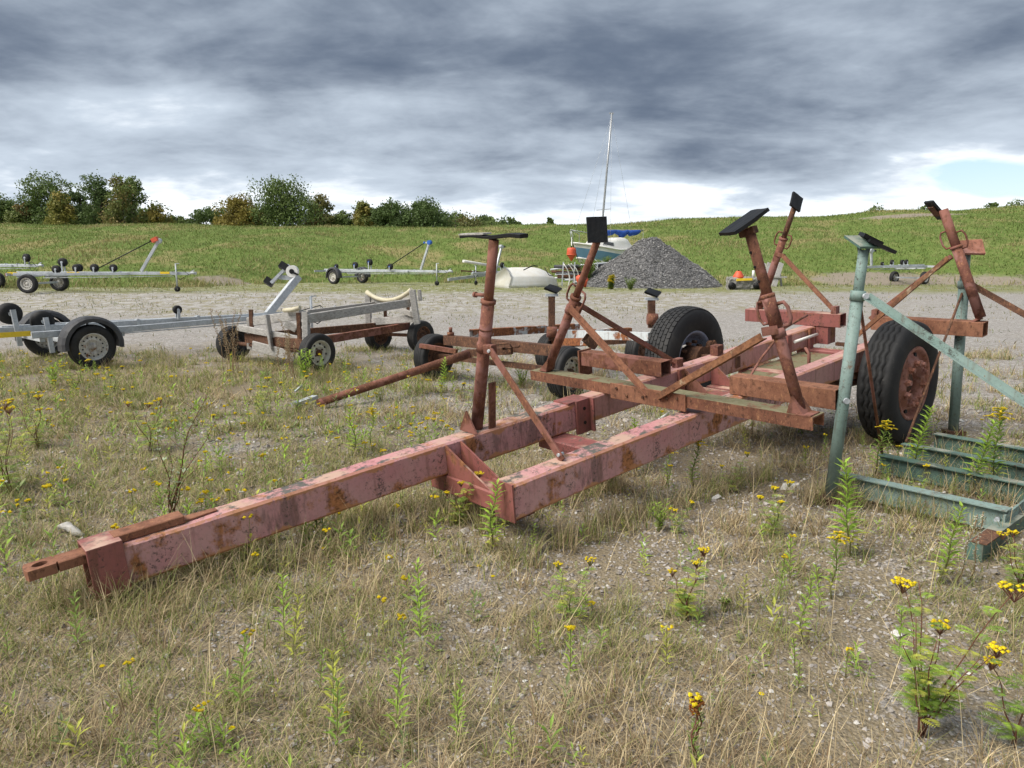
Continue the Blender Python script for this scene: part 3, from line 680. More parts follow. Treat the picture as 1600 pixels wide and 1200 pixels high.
    MB().beam(W(4.80, 0.006, -0.09), W(4.86, 0.006, -0.09), 0.01, 0.10, TU).build('slot_cover', M['rust_dark'], root)
    MB().tube(W(5.72, 0.03, -0.07), W(6.1, 0.05, -0.06), 0.014, n=10).build('white_pipe', M['white'], root)
    MB().path([W(4.9, 0.60, -0.12), W(4.9, 0.60, 0.03), W(4.92, 0.56, 0.06), W(4.95, 0.56, 0.02)], 0.014, 8).build('hook', M['rust'], root)
    # cross channel on the rails, with stiffening plate
    ch = MB(); hgt = 0.075; w = 0.13
    ch.section(W(3.23, -0.775, 0.003), W(3.23, 1.535, 0.003), [(-w / 2, 0), (-w / 2, hgt), (w / 2, hgt), (w / 2, 0), (w / 2 - .009, 0), (w / 2 - .009, hgt - .009), (-w / 2 + .009, hgt - .009), (-w / 2 + .009, 0)], TU)
    cho = ch.build('cross_channel', M['rust_moss'], root)
    MB().beam(W(3.155, 0.07, 0.035), W(3.155, 0.70, 0.035), 0.012, 0.11, TU, 0.002).build('stiffening_plate', M['rust_orange'], root)
    for tt, uu in ((0.13, 0.06), (0.22, 0.02), (0.36, 0.03), (0.50, 0.04), (0.56, 0.05), (0.64, 0.06)): MB().tube(W(3.15, tt, uu), W(3.138, tt, uu), 0.009, n=6).build('bolt', M['rust_dark'], root)
    # front and rear bolsters: open square tubes standing out from the rails
    MB().hollow(W(3.80, -0.78, 0.062), W(3.80, 0.05, 0.062), 0.12, 0.115, 0.006, TU).build('bolster', M['rust'], root, 0.004)
    MB().hollow(W(3.76, 0.66, 0.035), W(3.76, 1.40, 0.035), 0.12, 0.125, 0.006, TU).build('bolster', M['rust_orange'], root, 0.004)
    MB().beam(W(3.80, -0.80, 0.02), W(3.80, -0.785, 0.02), 0.15, 0.22, TU).build('bolster_end', M['rust'], root)
    MB().hollow(W(6.22, -0.76, 0.068), W(6.22, 0.24, 0.068), 0.12, 0.125, 0.006, TU).build('bolster', M['pinkdark'], root, 0.004)
    MB().hollow(W(6.22, 0.52, 0.068), W(6.22, 1.42, 0.068), 0.12, 0.12, 0.006, TU).build('bolster', M['rust_orange'], root, 0.004)
    MB().beam(W(6.17, 0.06, -0.08), W(6.32, 0.06, -0.08), 0.12, 0.17, TU).build('rail_end', M['pinkdark'], root)
    MB().beam(W(6.26, 0.16, -0.17), W(6.26, 0.66, -0.17), 0.04, 0.03, TU).build('tie_bar', M['rust_dark'], root)
    # support posts
    def post(p0, p1, r0, r1, split, mt0='rust_tube', mt1='rust', collar=True):
        p0, p1 = Vector(p0), Vector(p1); pm = p0.lerp(p1, split)
        a = MB().tube(p0, pm, r0, n=20).build('post_sleeve', M[mt0], root)
        MB().tube(pm - (p1 - p0) * 0.05, p1, r1, n=20).build('inner_post', M[mt1], root)
        if collar:
            d = (p1 - p0).normalized()
            MB().lathe(pm, d, [(-0.02, r0), (-0.018, r0 + 0.007), (0.002, r0 + 0.008), (0.004, r1)], 20).build('post_collar', M['rust'], a)
        return a
    def clamp(p, d, r, mt='rust_tube'):
        d = Vector(d).normalized()
        return MB().lathe(Vector(p), d, [(-0.026, r), (-0.026, r + 0.009), (0.026, r + 0.009), (0.026, r)], 20).build('clamp', M[mt], root)
    def strut(p0, p1, w=0.045, h=0.045, mt='rust', ang=True, up=(0, 0, 1)):
        p0, p1 = Vector(p0), Vector(p1)
        if ang: MB().section(p0, p1, [(-w / 2, -h / 2), (w / 2, -h / 2), (w / 2, -h / 2 + .006), (-w / 2 + .006, -h / 2 + .006), (-w / 2 + .006, h / 2), (-w / 2, h / 2)], up).build('brace', M[mt], root)
        else: MB().beam(p0, p1, w, h, up, 0.003).build('brace', M[mt], root)
    # front centre post with T pad, brace, handle
    p0, p1 = W(2.08, -0.085, 0.01), W(2.10, 0.205, 1.155)
    po = post(p0, p1, 0.038, 0.029, 0.70)
    dd = (p1 - p0).normalized()
    for k in range(1): MB().lathe(p0.lerp(p1, 0.55), dd, [(-0.005, 0.037), (-0.005, 0.0405), (0.005, 0.0405), (0.005, 0.037)], 18).build('weld_ring', M['rust'], po)
    clamp(p0.lerp(p1, 0.455), dd, 0.037)
    MB().beam(W(2.065, 0.09, 0.528), W(2.065, 0.17, 0.53), 0.04, 0.055, TU, 0.004).build('clamp_ear', M['rust_tube'], root)
    strut(W(2.05, 0.135, 0.545), W(2.05, 0.70, -0.03), 0.014, 0.046, 'rust', False, TU)
    for tt, uu in ((0.150, 0.525), (0.682, 0.0)): MB().tube(W(2.034, tt, uu), W(2.075, tt, uu), 0.010, n=8).build('bolt', M['galv_dull'], root)
    MB().tri(W(2.0, -0.15, 0.004), W(2.0, 0.02, 0.004), W(2.0, -0.07, 0.14), 0.012).build('foot_plate', M['rust'], root)
    MB().beam(W(2.15, -0.02, 0.0), W(2.14, 0.03, 0.30), 0.012, 0.05, TD).build('foot_plate', M['rust'], root)
    hp = p0.lerp(p1, 0.725); k = MB(); k.tube(hp - TT * 0.03, hp - TT * 0.125, 0.011, n=10); k.tube(hp - TT * 0.118, hp - TT * 0.135, 0.017, n=10); k.build('locking_handle', M['rust'], root)
    tm = MB()
    pts = [W(2.10, -0.075 + 0.535 * i / 12, 1.178 + 0.005 * math.sin(i * 0.8) - 0.008 * (i / 12)) for i in range(13)]
    for q in range(12): tm.beam(pts[q], pts[q + 1], 0.06, 0.016 + 0.006 * (q > 5), TU, 0.003)
    tm.build('support_pad', M['black'], root)
    MB().beam(W(2.10, -0.08, 1.192), W(2.10, 0.15, 1.190), 0.062, 0.009, TU).build('pad_strip', M['wood2'], root)
    # left slanting post
    p0, p1 = W(3.22, -0.635, 0.085), W(3.22, -0.05, 1.06); dd = (p1 - p0).normalized(); sd = dd.cross(TD).normalized()
    post(p0, p1, 0.034, 0.026, 0.60)
    clamp(p0.lerp(p1, 0.50), dd, 0.033); hh = p0.lerp(p1, 0.60)
    handle_loop(root, hh - sd * 0.034, -sd, dd); handle_loop(root, hh + sd * 0.034, sd, dd)
    q = p0.lerp(p1, 0.535); MB().beam(q - sd * 0.045, q - sd * 0.085, 0.03, 0.045, dd).build('clamp_ear', M['rust'], root)
    MB().tri(p0 - TT * 0.05, p0 + TT * 0.03, p0 + dd * 0.12, 0.09).build('foot_plate', M['rust'], root)
    strut(W(3.15, -0.29, 0.60), W(3.15, 0.40, 0.055), 0.036, 0.036, 'rust_orange', True)
    strut(W(3.22, -0.29, 0.63), W(4.10, -0.07, 0.03), 0.04, 0.04, 'rust', True)
    MB().beam(W(4.06, -0.07, 0.035), W(4.14, -0.07, 0.035), 0.05, 0.07, TU, 0.003).build('brace_lug', M['rust_tube'], root)
    pad_plate(root, W(3.19, -0.02, 1.135), Vector((0.16, -1.0, 0.14)), 0.138, 0.172, 'black', 0.04)
    # right slanting post
    p0, p1 = W(3.22, 1.435, 0.085), W(3.22, 1.11, 1.10); dd = (p1 - p0).normalized(); sd = dd.cross(TD).normalized()
    post(p0, p1, 0.032, 0.030, 0.64)
    MB().tube(p0.lerp(p1, 0.46), p0.lerp(p1, 0.645), 0.038, n=20).build('post_collar', M['rust_tube'], root)
    clamp(p0.lerp(p1, 0.43), dd, 0.032)
    handle_loop(root, p0.lerp(p1, 0.555) + sd * 0.038, sd, dd); handle_loop(root, p0.lerp(p1, 0.52) - sd * 0.038 + TD * 0.01, -sd, dd, 0.13, 0.055, 'rust_tube', 0.011)
    for k in (0.72, 0.80, 0.88): pc = p0.lerp(p1, k) - TD * 0.0275 + sd * 0.010; MB().tube(pc, pc - TD * 0.006, 0.008, n=10).build('pin_hole', M['black'], root)
    fo = MB(); fo.tri(p0 - TT * 0.06 - TU * .012, p0 + TT * 0.05 - TU * .012, p0 + dd * 0.10, 0.10); fo.beam(p0 + TT * .0 - TU * .006, p0 + TT * .085 - TU * .006, .11, .012, TU); fo.build('foot_plate', M['rust'], root)
    strut(W(3.14, 1.25, 0.515), W(3.14, 0.50, 0.055), 0.042, 0.040, 'rust_flake', True)
    MB().beam(W(3.15, 1.235, 0.535), W(3.2, 1.30, 0.545), 0.045, 0.05, dd).build('clamp_ear', M['rust'], root)
    pad_plate(root, p1 + dd * 0.045 - TT * .02, Vector((-0.56, -0.10, 0.83)), 0.20, 0.235)
    MB().beam(p1 - dd * 0.01 - sd * .04, p1 - dd * 0.01 + sd * .055, .05, .04, dd).build('pad_hinge', M['rust_dark'], root)
    MB().path([W(3.9, 0.66, 0.0), W(4.2, 0.60, 0.12), W(4.5, 0.62, 0.30), W(4.75, .66, .36)], 0.009, 8).build('tie_rod', M['rust'], root)
    # rear left post
    p0, p1 = W(6.22, -0.64, 0.12), W(6.22, -0.265, 1.12); dd = (p1 - p0).normalized(); sd = dd.cross(TD).normalized()
    post(p0, p1, 0.036, 0.026, 0.72, 'rust_tube', 'rust_dark')
    handle_loop(root, p0.lerp(p1, 0.70) + sd * 0.034, sd, dd); handle_loop(root, p0.lerp(p1, 0.70) - sd * 0.034, -sd, dd)
    strut(W(6.2, -0.44, 0.69), W(6.2, -0.35, 0.665), 0.036, 0.04, 'rust', False); strut(W(6.2, -0.36, 0.665), W(6.2, 0.17, 0.15), 0.036, 0.036, 'rust_orange', False)
    MB().beam(W(6.2, 0.17, 0.12), W(6.2, 0.17, 0.20), 0.07, 0.05, TT).build('brace_lug', M['rust_tube'], root)
    pad_plate(root, p1 + dd * 0.06, Vector((0.45, -0.80, 0.30)), 0.13, 0.16, 'black', -0.55)
    # rear right post
    p0, p1 = W(6.22, 1.38, 0.16), W(6.22, 1.05, 1.04); dd = (p1 - p0).normalized(); sd = dd.cross(TD).normalized()
    post(p0, p1, 0.040, 0.036, 0.66, 'rust_tube', 'rust')
    handle_loop(root, p0.lerp(p1, 0.74) + sd * 0.036, sd, dd, 0.14, 0.055); handle_loop(root, p0.lerp(p1, 0.70) - sd * 0.038, -sd, dd, 0.14, 0.055)
    strut(p0, W(6.22, 1.30, 0.10), 0.07, 0.02, 'rust', False)
    strut(W(6.2, 1.14, 0.66), W(6.2, 0.50, 0.10), 0.036, 0.036, 'rust', False); strut(W(6.1, 1.15, 0.66), W(5.95, 0.46, -0.05), 0.036, 0.036, 'rust_flake', False)
    MB().beam(W(6.2, 0.55, 0.11), W(6.2, 0.55, 0.19), 0.09, 0.05, TT).build('brace_lug', M['rust'], root)
    pad_plate(root, p1 - TT * 0.06 + dd * .0, Vector((0.68, 0.12, 0.72)), 0.10, 0.20)
    # running gear
    axd = TT.copy()
    sw_ = 5.6
    cl = W(sw_, -1.08, 0); cl.z = 0.515; cr = W(sw_, 1.02, 0); cr.z = 0.515
    MB().beam(cl + axd * 0.12, cr - axd * 0.12, 0.09, 0.09, (0, 0, 1), 0.008).build('axle', M['rust_dark'], root)
    lw = wheel(root, cl, axd, 0.505, 0.29, 0.265, 'truck', 'rim_blue', 3, 'rubber')
    rw = wheel(root, cr, axd, 0.505, 0.27, 0.285, 'truck', 'rim_rust', 5, 'rubber_blk')
    bk = MB(); bk.tube(cl + axd * 0.02, cl + axd * 0.22, 0.12, n=20); bk.tube(cl + axd * 0.10 + Vector((.16, .05, .12)), cl + axd * 0.15 + Vector((.16, .05, .12)), 0.05, n=12); bk.beam(cl + axd * .14, cl + axd * .14 + Vector((.2, .06, .15)), .04, .06); bk.build('brake_drum', M['rust_dark'], root)
    for s_, q in ((0.3, 0.12), (-0.3, 0.12)):
        MB().path([W(sw_ + s_ * 2, 0.66, -0.22), W(sw_ + s_, 0.70, -0.30), W(sw_, 0.72, -0.32)], 0.03, 8).build('spring_leaf', M['rust_dark'], root)
    return root
PINK_TRAILER = build_pink_trailer()

# ------------------------------------------------------------------ green boat cradle on the right
def build_cradle():
    A, B = Vector((1.99, 4.44, 0)), Vector((3.83, 6.26, 0)); bd = Vector((0.62, -0.785, 0)); sd = (B - A).normalized()
    root = thing('boat_cradle', (2.9, 5.2, 0), 'green painted steel boat cradle with posts, braces and ground beams beside the truck wheel', 'boat cradle')
    def ibeam(p0, p1, mt='green_dk', h=0.125, w=0.085):
        t = 0.007
        pr = [(-w/2, 0), (w/2, 0), (w/2, t), (t/2, t), (t/2, h-t), (w/2, h-t), (w/2, h), (-w/2, h), (-w/2, h-t), (-t/2, h-t), (-t/2, t), (-w/2, t)]
        return MB().section(p0, p1, pr).build('ground_beam', M[mt], root)
    z = Vector((0, 0, 0.015))
    ibeam(Vector((2.11, 4.60, 0.02)), Vector((2.705, 3.845, 0.035)), 'green')
    ibeam(Vector((2.62, 5.10, 0.01)), Vector((2.62, 5.10, 0.01)) + bd * 2.3)
    ibeam(Vector((2.95, 5.42, 0.01)), Vector((2.95, 5.42, 0.01)) + bd * 2.3)
    ibeam(Vector((3.37, 5.74, 0.01)), Vector((3.37, 5.74, 0.01)) + bd * 2.3)
    sk = MB(); sk.section(Vector((2.33, 3.53, 0.0)), Vector((4.9, 5.75, 0.0)), [(-0.035, 0), (0.035, 0), (0.035, 0.095), (-0.035, 0.095)]); sk.build('skid', M['green_dk'], root)
    MB().quad(Vector((2.31, 3.545, .099)), Vector((2.36, 3.49, .099)), Vector((2.55, 3.65, .099)), Vector((2.50, 3.71, .099)), .006).build('skid_plate', M['rust_dark'], root)
    MB().beam(Vector((2.66, 3.82, 0.10)), Vector((3.35, 4.40, 0.15)), 0.012, 0.07).build('tie_bar', M['green'], root)
    b = MB(); b.tube(Vector((2.66, 3.865, .10)), Vector((2.635, 3.84, .10)), .014, n=8); b.build('bolt', M['galv'], root)
    for (P, top, jt, name) in ((A, Vector((2.075, 4.43, 1.555)), Vector((2.065, 4.43, 1.285)), 'A'), (B, Vector((3.80, 6.28, 1.565)), Vector((3.815, 6.28, 1.29)), 'B')):
        d = (top - P).normalized(); r = 0.036 if name == 'A' else 0.041
        f0 = P + Vector((0, 0, 0.03))
        k = (jt - P).length / (top - P).length
        s = MB().tube(f0, P.lerp(top, k + 0.01), r, n=20).build('post', M['green'], root)
        MB().tube(P.lerp(top, k - 0.04), top, r * 0.84, n=20).build('inner_post', M['green'], root)
        MB().lathe(P.lerp(top, k), d, [(-0.03, r), (-0.03, r + 0.007), (0.03, r + 0.007), (0.03, r * .84)], 20).build('post_collar', M['green'], s)
        MB().beam(P + Vector((-.07, -.0, .02)), P + Vector((.08, .0, .02)), .12, .035).build('foot_plate', M['rust_dark'], root)
        q = P.lerp(top, k) + Vector((.02, -r - .012, 0)); MB().tube(q, q + Vector((0.0, -0.02, 0)), 0.017, n=8).build('bolt', M['galv'], root)
        q = P.lerp(top, 0.42) + Vector((0.0, -r + .004, 0))
        if name == 'A': MB().tube(q, q + Vector((0, -0.014, 0)), 0.019, n=8).build('bolt', M['galv'], root)
        # diagonal brace towards the right-hand beams
        e = (Vector((3.36, 3.0, .13)) if name == 'A' else Vector((5.15, 4.6, .13))); q = P.lerp(top, k) + Vector((.03, -.055, 0))
        w = 0.042
        MB().section(q, e, [(-w/2, -w/2), (w/2, -w/2), (w/2, -w/2+.006), (-w/2+.006, -w/2+.006), (-w/2+.006, w/2), (-w/2, w/2)]).build('brace', M['green' if name == 'A' else 'rust_dark'], root)
        rod_end = Vector((2.63, 5.10, .14)) if name == 'A' else Vector((2.97, 5.42, .14))
        MB().tube(P.lerp(top, k - .01) + Vector((0.02, .02, 0)), rod_end, 0.0105, n=8).build('tie_rod', M['rust' if name == 'A' else 'rust_dark'], root)
    t = Vector((2.075, 4.43, 1.575))
    def plate(c, a, b, w, h, mt, th=.014):
        a, b = Vector(a).normalized(), Vector(b).normalized(); c = Vector(c)
        return MB().quad(c - a*w/2 - b*h/2, c + a*w/2 - b*h/2, c + a*w/2 + b*h/2, c - a*w/2 + b*h/2, th).build('support_pad', M[mt], root)
    plate(t + Vector((-.0, 0, .025)), (1, .1, .0), (-.25, .8, .42), .155, .15, 'green_dk')
    o = plate(t + Vector((.085, -.01, .005)), (.85, -.2, -.42), (.2, .95, .1), .16, .17, 'black', .02)
    plate(t + Vector((.05, .03, .045)), (.9, -.1, -.45), (.2, .95, .1), .12, .14, 'black', .022)
    for dx in (-.03, .03): MB().tri(t + Vector((dx, -.03, .02)), t + Vector((dx, .04, .03)), t + Vector((dx * .7, 0, -.07)), .008).build('pad_rib', M['green_dk'], root)
    t = Vector((3.80, 6.27, 1.60))
    MB().quad(t + Vector((-.125, -.06, -.055)), t + Vector((.115, -.06, -.06)), t + Vector((.135, .04, .06)), t + Vector((-.095, .04, .045)), .02).build('support_pad', M['rim_rust'], root)
build_cradle()

# ------------------------------------------------------------------ rusty cart with grey timber cradle
def build_cart():
    root = thing('timber_cart', (-2.7, 11.0, 0), 'low rusty cart carrying a grey weathered timber cradle with curved hose pad', 'boat cart')
    FR, FL, RL, RR = gp(497, 581), gp(367, 563), gp(592, 547), gp(658, 550)
    ax = (FR - FL).normalized(); R = 0.262
    ax.z = 0
    rr = Vector((0, 0, R))
    wheel(root, FR + rr, ax, R, 0.17, 0.165, 'car', 'rim_cream', 1); wheel(root, FL + rr, ax, R, 0.17, 0.165, 'car', 'fender', 2)
    wheel(root, RL + Vector((0, 0, .26)), ax, .26, 0.16, 0.16, 'car', 'rust_dark', 3); wheel(root, RR + Vector((0, 0, .26)), ax, .26, 0.16, 0.16, 'car', 'rust_dark', 4)
    MB().tube(FL + rr + ax * .08, FR + rr - ax * .08, .03, n=10).build('axle', M['rust_dark'], root)
    MB().beam(RL + Vector((0, 0, .27)), RR + Vector((0, 0, .27)), .05, .05).build('axle', M['rust_dark'], root)
    fl, fr = FL.lerp(FR, .18), FL.lerp(FR, .86); rl, r_r = RL.lerp(RR, .18), RL.lerp(RR, .72)
    zf = Vector((0, 0, .36)); MB().beam(fl + zf, fr + zf, .08, .13).build('front_crossbeam', M['rust_dark'], root)
    for a, b in ((fl, rl), (fr, r_r)): MB().beam(a + Vector((0, 0, .37)), b + Vector((0, 0, .42)), .07, .11).build('side_rail', M['rust_dark'] if a is fl else M['rust'], root)
    MB().beam(rl + Vector((0, 0, .50)), r_r + Vector((0, 0, .50)), .06, .14).build('rear_crossbeam', M['rust'], root)
    for q in (fl.lerp(fr, .1), fl.lerp(fr, .93)): MB().beam(q + Vector((0, 0, .4)), q + Vector((0, 0, .78)), .05, .05, (0, 1, 0)).build('steel_upright', M['rust_dark'], root)
    for q in (rl, r_r): MB().beam(q + Vector((0, 0, .42)), q + Vector((0, 0, .80)), .05, .05, (0, 1, 0)).build('steel_upright', M['rust_dark'], root)
    # timber
    def plank(a, b, w, h, mt='wood', up=(0, 0, 1), nm='plank'): return MB().beam(a, b, w, h, up, 0.006).build(nm, M[mt], root)
    Yf = 10.55
    P = lambda u, v, Y: py(u, v, Y)
    plank(P(395, 540, 10.5), P(460, 557, 10.2), .03, .14, 'wood2'); plank(P(372, 512, 10.75), P(478, 532, 10.1), .05, .09, 'wood2')
    plank(P(391, 497, 10.8), P(391, 545, 10.8), .07, .09, 'wood', (0, 1, 0)); plank(P(478, 487, 10.05), P(479, 545, 10.0), .08, .13, 'wood', (0, 1, 0))
    plank(P(388, 503, 10.8), P(470, 492, 10.3), .05, .13, 'wood'); plank(P(417, 492, 10.4), P(425, 545, 10.35), .035, .13, 'wood2', (0, 1, .4))
    plank(P(446, 505, 10.2), P(463, 514, 10.2), .05, .10, 'wood'); plank(P(450, 512, 10.3), P(476, 505, 10.1), .04, .06, 'wood2')
    plank(P(480, 498, 10.0), P(640, 473, 11.6), .05, .125, 'wood'); plank(P(480, 490, 11.0), P(590, 476, 12.2), .05, .11, 'wood2')
    plank(P(575, 461, 12.2), P(576, 511, 12.2), .09, .12, 'wood', (0, 1, 0)); plank(P(644, 453, 11.55), P(652, 506, 11.55), .09, .12, 'wood', (0, 1, 0)); plank(P(655, 453, 11.75), P(657, 470, 11.75), .05, .1, 'wood2', (0, 1, 0))
    plank(P(578, 503, 12.2), P(652, 497, 11.65), .05, .12, 'wood2'); plank(P(579, 466, 12.2), P(606, 476, 11.95), .05, .08, 'wood'); plank(P(602, 477, 11.95), P(641, 471, 11.65), .05, .10, 'wood2')
    plank(P(620, 482, 11.8), P(648, 493, 11.6), .05, .08, 'wood2')
    a, b = P(573, 456, 12.15), P(643, 452, 11.6)
    arc = [a.lerp(b, i / 12) - Vector((0, 0, .155 * math.sin(math.pi * i / 12) ** .8 + .0)) for i in range(13)]
    MB().path(arc, .035, 10).build('hose_pad', M['hose'], root)
    MB().path([P(444, 485, 10.35), P(457, 484, 10.25), P(469, 481, 10.2)], .032, 10).build('hose_pad', M['hose'], root)
    sp = MB()
    return root
build_cart()

# ------------------------------------------------------------------ rusty axle trailer with tow pole
def build_rusty():
    lw, rw = gp(679, 592), gp(886, 623); ax = (rw - lw).normalized(); ax.z = 0; fw = Vector((-ax.y, ax.x, 0)); mid = (lw + rw) / 2
    root = thing('axle_trailer', (mid.x, mid.y, 0), 'dark rusty two wheeled trailer with a long bare tow pole behind the pink drawbar', 'trailer')
    R = .288
    wheel(root, lw + Vector((0, 0, R)), ax, R, .19, .175, 'car', 'rust_dark', 1); wheel(root, rw + Vector((0, 0, R)), ax, R, .19, .178, 'car', 'rim_cream', 7)
    z = Vector((0, 0, .30)); MB().beam(lw + z + ax * .05, rw + z - ax * .05, .06, .06).build('axle', M['rust_dark'], root)
    z2 = Vector((0, 0, .50)); p = lw + z2 + ax * .12 + fw * .10
    MB().hollow(p, rw + z2 - ax * .05 + fw * .10, .11, .12, .006).build('crossbeam', M['rust_dark'], root)
    MB().beam(lw + ax * .02 + Vector((0, 0, .45)) - fw * .25, lw + ax * .5 + Vector((0, 0, .40)) - fw * .1, .06, .05).build('spring_arm', M['rust'], root)
    k = MB(); q = p + ax * .08 + Vector((0, 0, .06)); k.tube(q, q + Vector((0, 0, .04)), .045, n=10); k.tube(q + Vector((0, 0, .04)), q + Vector((0, 0, .10)), .022, n=8); k.build('post_stub', M['rust'], root)
    hit = gp(497, 630, .06); s = py(735, 552, 8.55)
    MB().path([hit, hit.lerp(s, .55), hit.lerp(s, .8), s], [.042, .045, .05, .055], 12).build('tow_pole', M['rust'], root)
    MB().beam(s - Vector((.05, 0, 0)), py(800, 548, 8.4), .09, .08).build('pole_bracket', M['rust_dark'], root)
    cp = MB(); cp.beam(gp(460, 632, .03), gp(493, 620, .06), .07, .035); cp.tube(gp(458, 633, .03), gp(466, 630, .04), .045, .03, 10); cp.build('coupling', M['galv'], root)
    MB().beam(gp(461, 612, .05), gp(472, 602, .10), .02, .02).build('coupling_handle', M['galv'], root)
    MB().path([py(775, 538, 8.3), py(795, 536, 8.25), py(800, 543, 8.2), py(785, 545, 8.3), py(812, 541, 8.2)], .014, 8).build('chain', M['rust_dark'], root)
build_rusty()

def build_white():
    root = thing('bunk_trailer', (1.0, 10.2, 0), 'white and rust flaked steel bunk trailer with short black topped posts', 'trailer')
    def bm(a, b, w, h, mt): MB().hollow(a, b, w, h, .006).build('beam', M[mt], root)
    bm(py(737, 521, 9.3), py(902, 511, 10.6), .10, .10, 'white_rust'); bm(py(868, 521, 9.9), py(1016, 526, 8.9), .10, .10, 'white_rust2'); bm(py(880, 522, 10.0), py(985, 517, 10.4), .09, .09, 'white_rust')
    bm(py(916, 527, 8.85), py(930, 540, 8.9), .11, .11, 'rust_dark'); bm(py(850, 534, 9.8), py(930, 534, 9.0), .10, .09, 'white_rust')
    for u, v0, v1, Y in ((862, 462, 532, 9.6), (1018, 468, 512, 9.3)):
        MB().beam(py(u, v1, Y), py(u, v0, Y), .085, .085, (0, 1, 0), .006).build('post', M['rust_dark'], root)
        MB().beam(py(u - 10, v0 - 1, Y), py(u + 10, v0 - 1, Y), .10, .03).build('post_head', M['galv_dull'], root)
        c = py(u + 1, v0 - 8, Y); MB().quad(c + Vector((-.11, -.06, .03)), c + Vector((.05, -.08, -.03)), c + Vector((.13, .07, .02)), c + Vector((-.03, .09, .07)), .025).build('support_pad', M['black'], root)
        MB().tube(py(u - 8, v1 - 14, Y) - Vector((0, .06, 0)), py(u + 8, v1 - 14, Y) - Vector((0, .06, 0)), .07, n=14).build('knuckle', M['rust'], root)
    for u, v, Y in ((862, 0, 9.75), (1000, 0, 9.9)):
        p = py(u, 540, Y); p.z = 0
        wheel(root, p + Vector((0, 0, .27)), (.75, -.66, 0), .27, .17, .16, 'car', 'rust_dark', int(u))
    MB().beam(py(862, 540, 9.75) * 1, py(1000, 532, 9.9), .06, .06).build('axle', M['rust_dark'], root)
build_white()

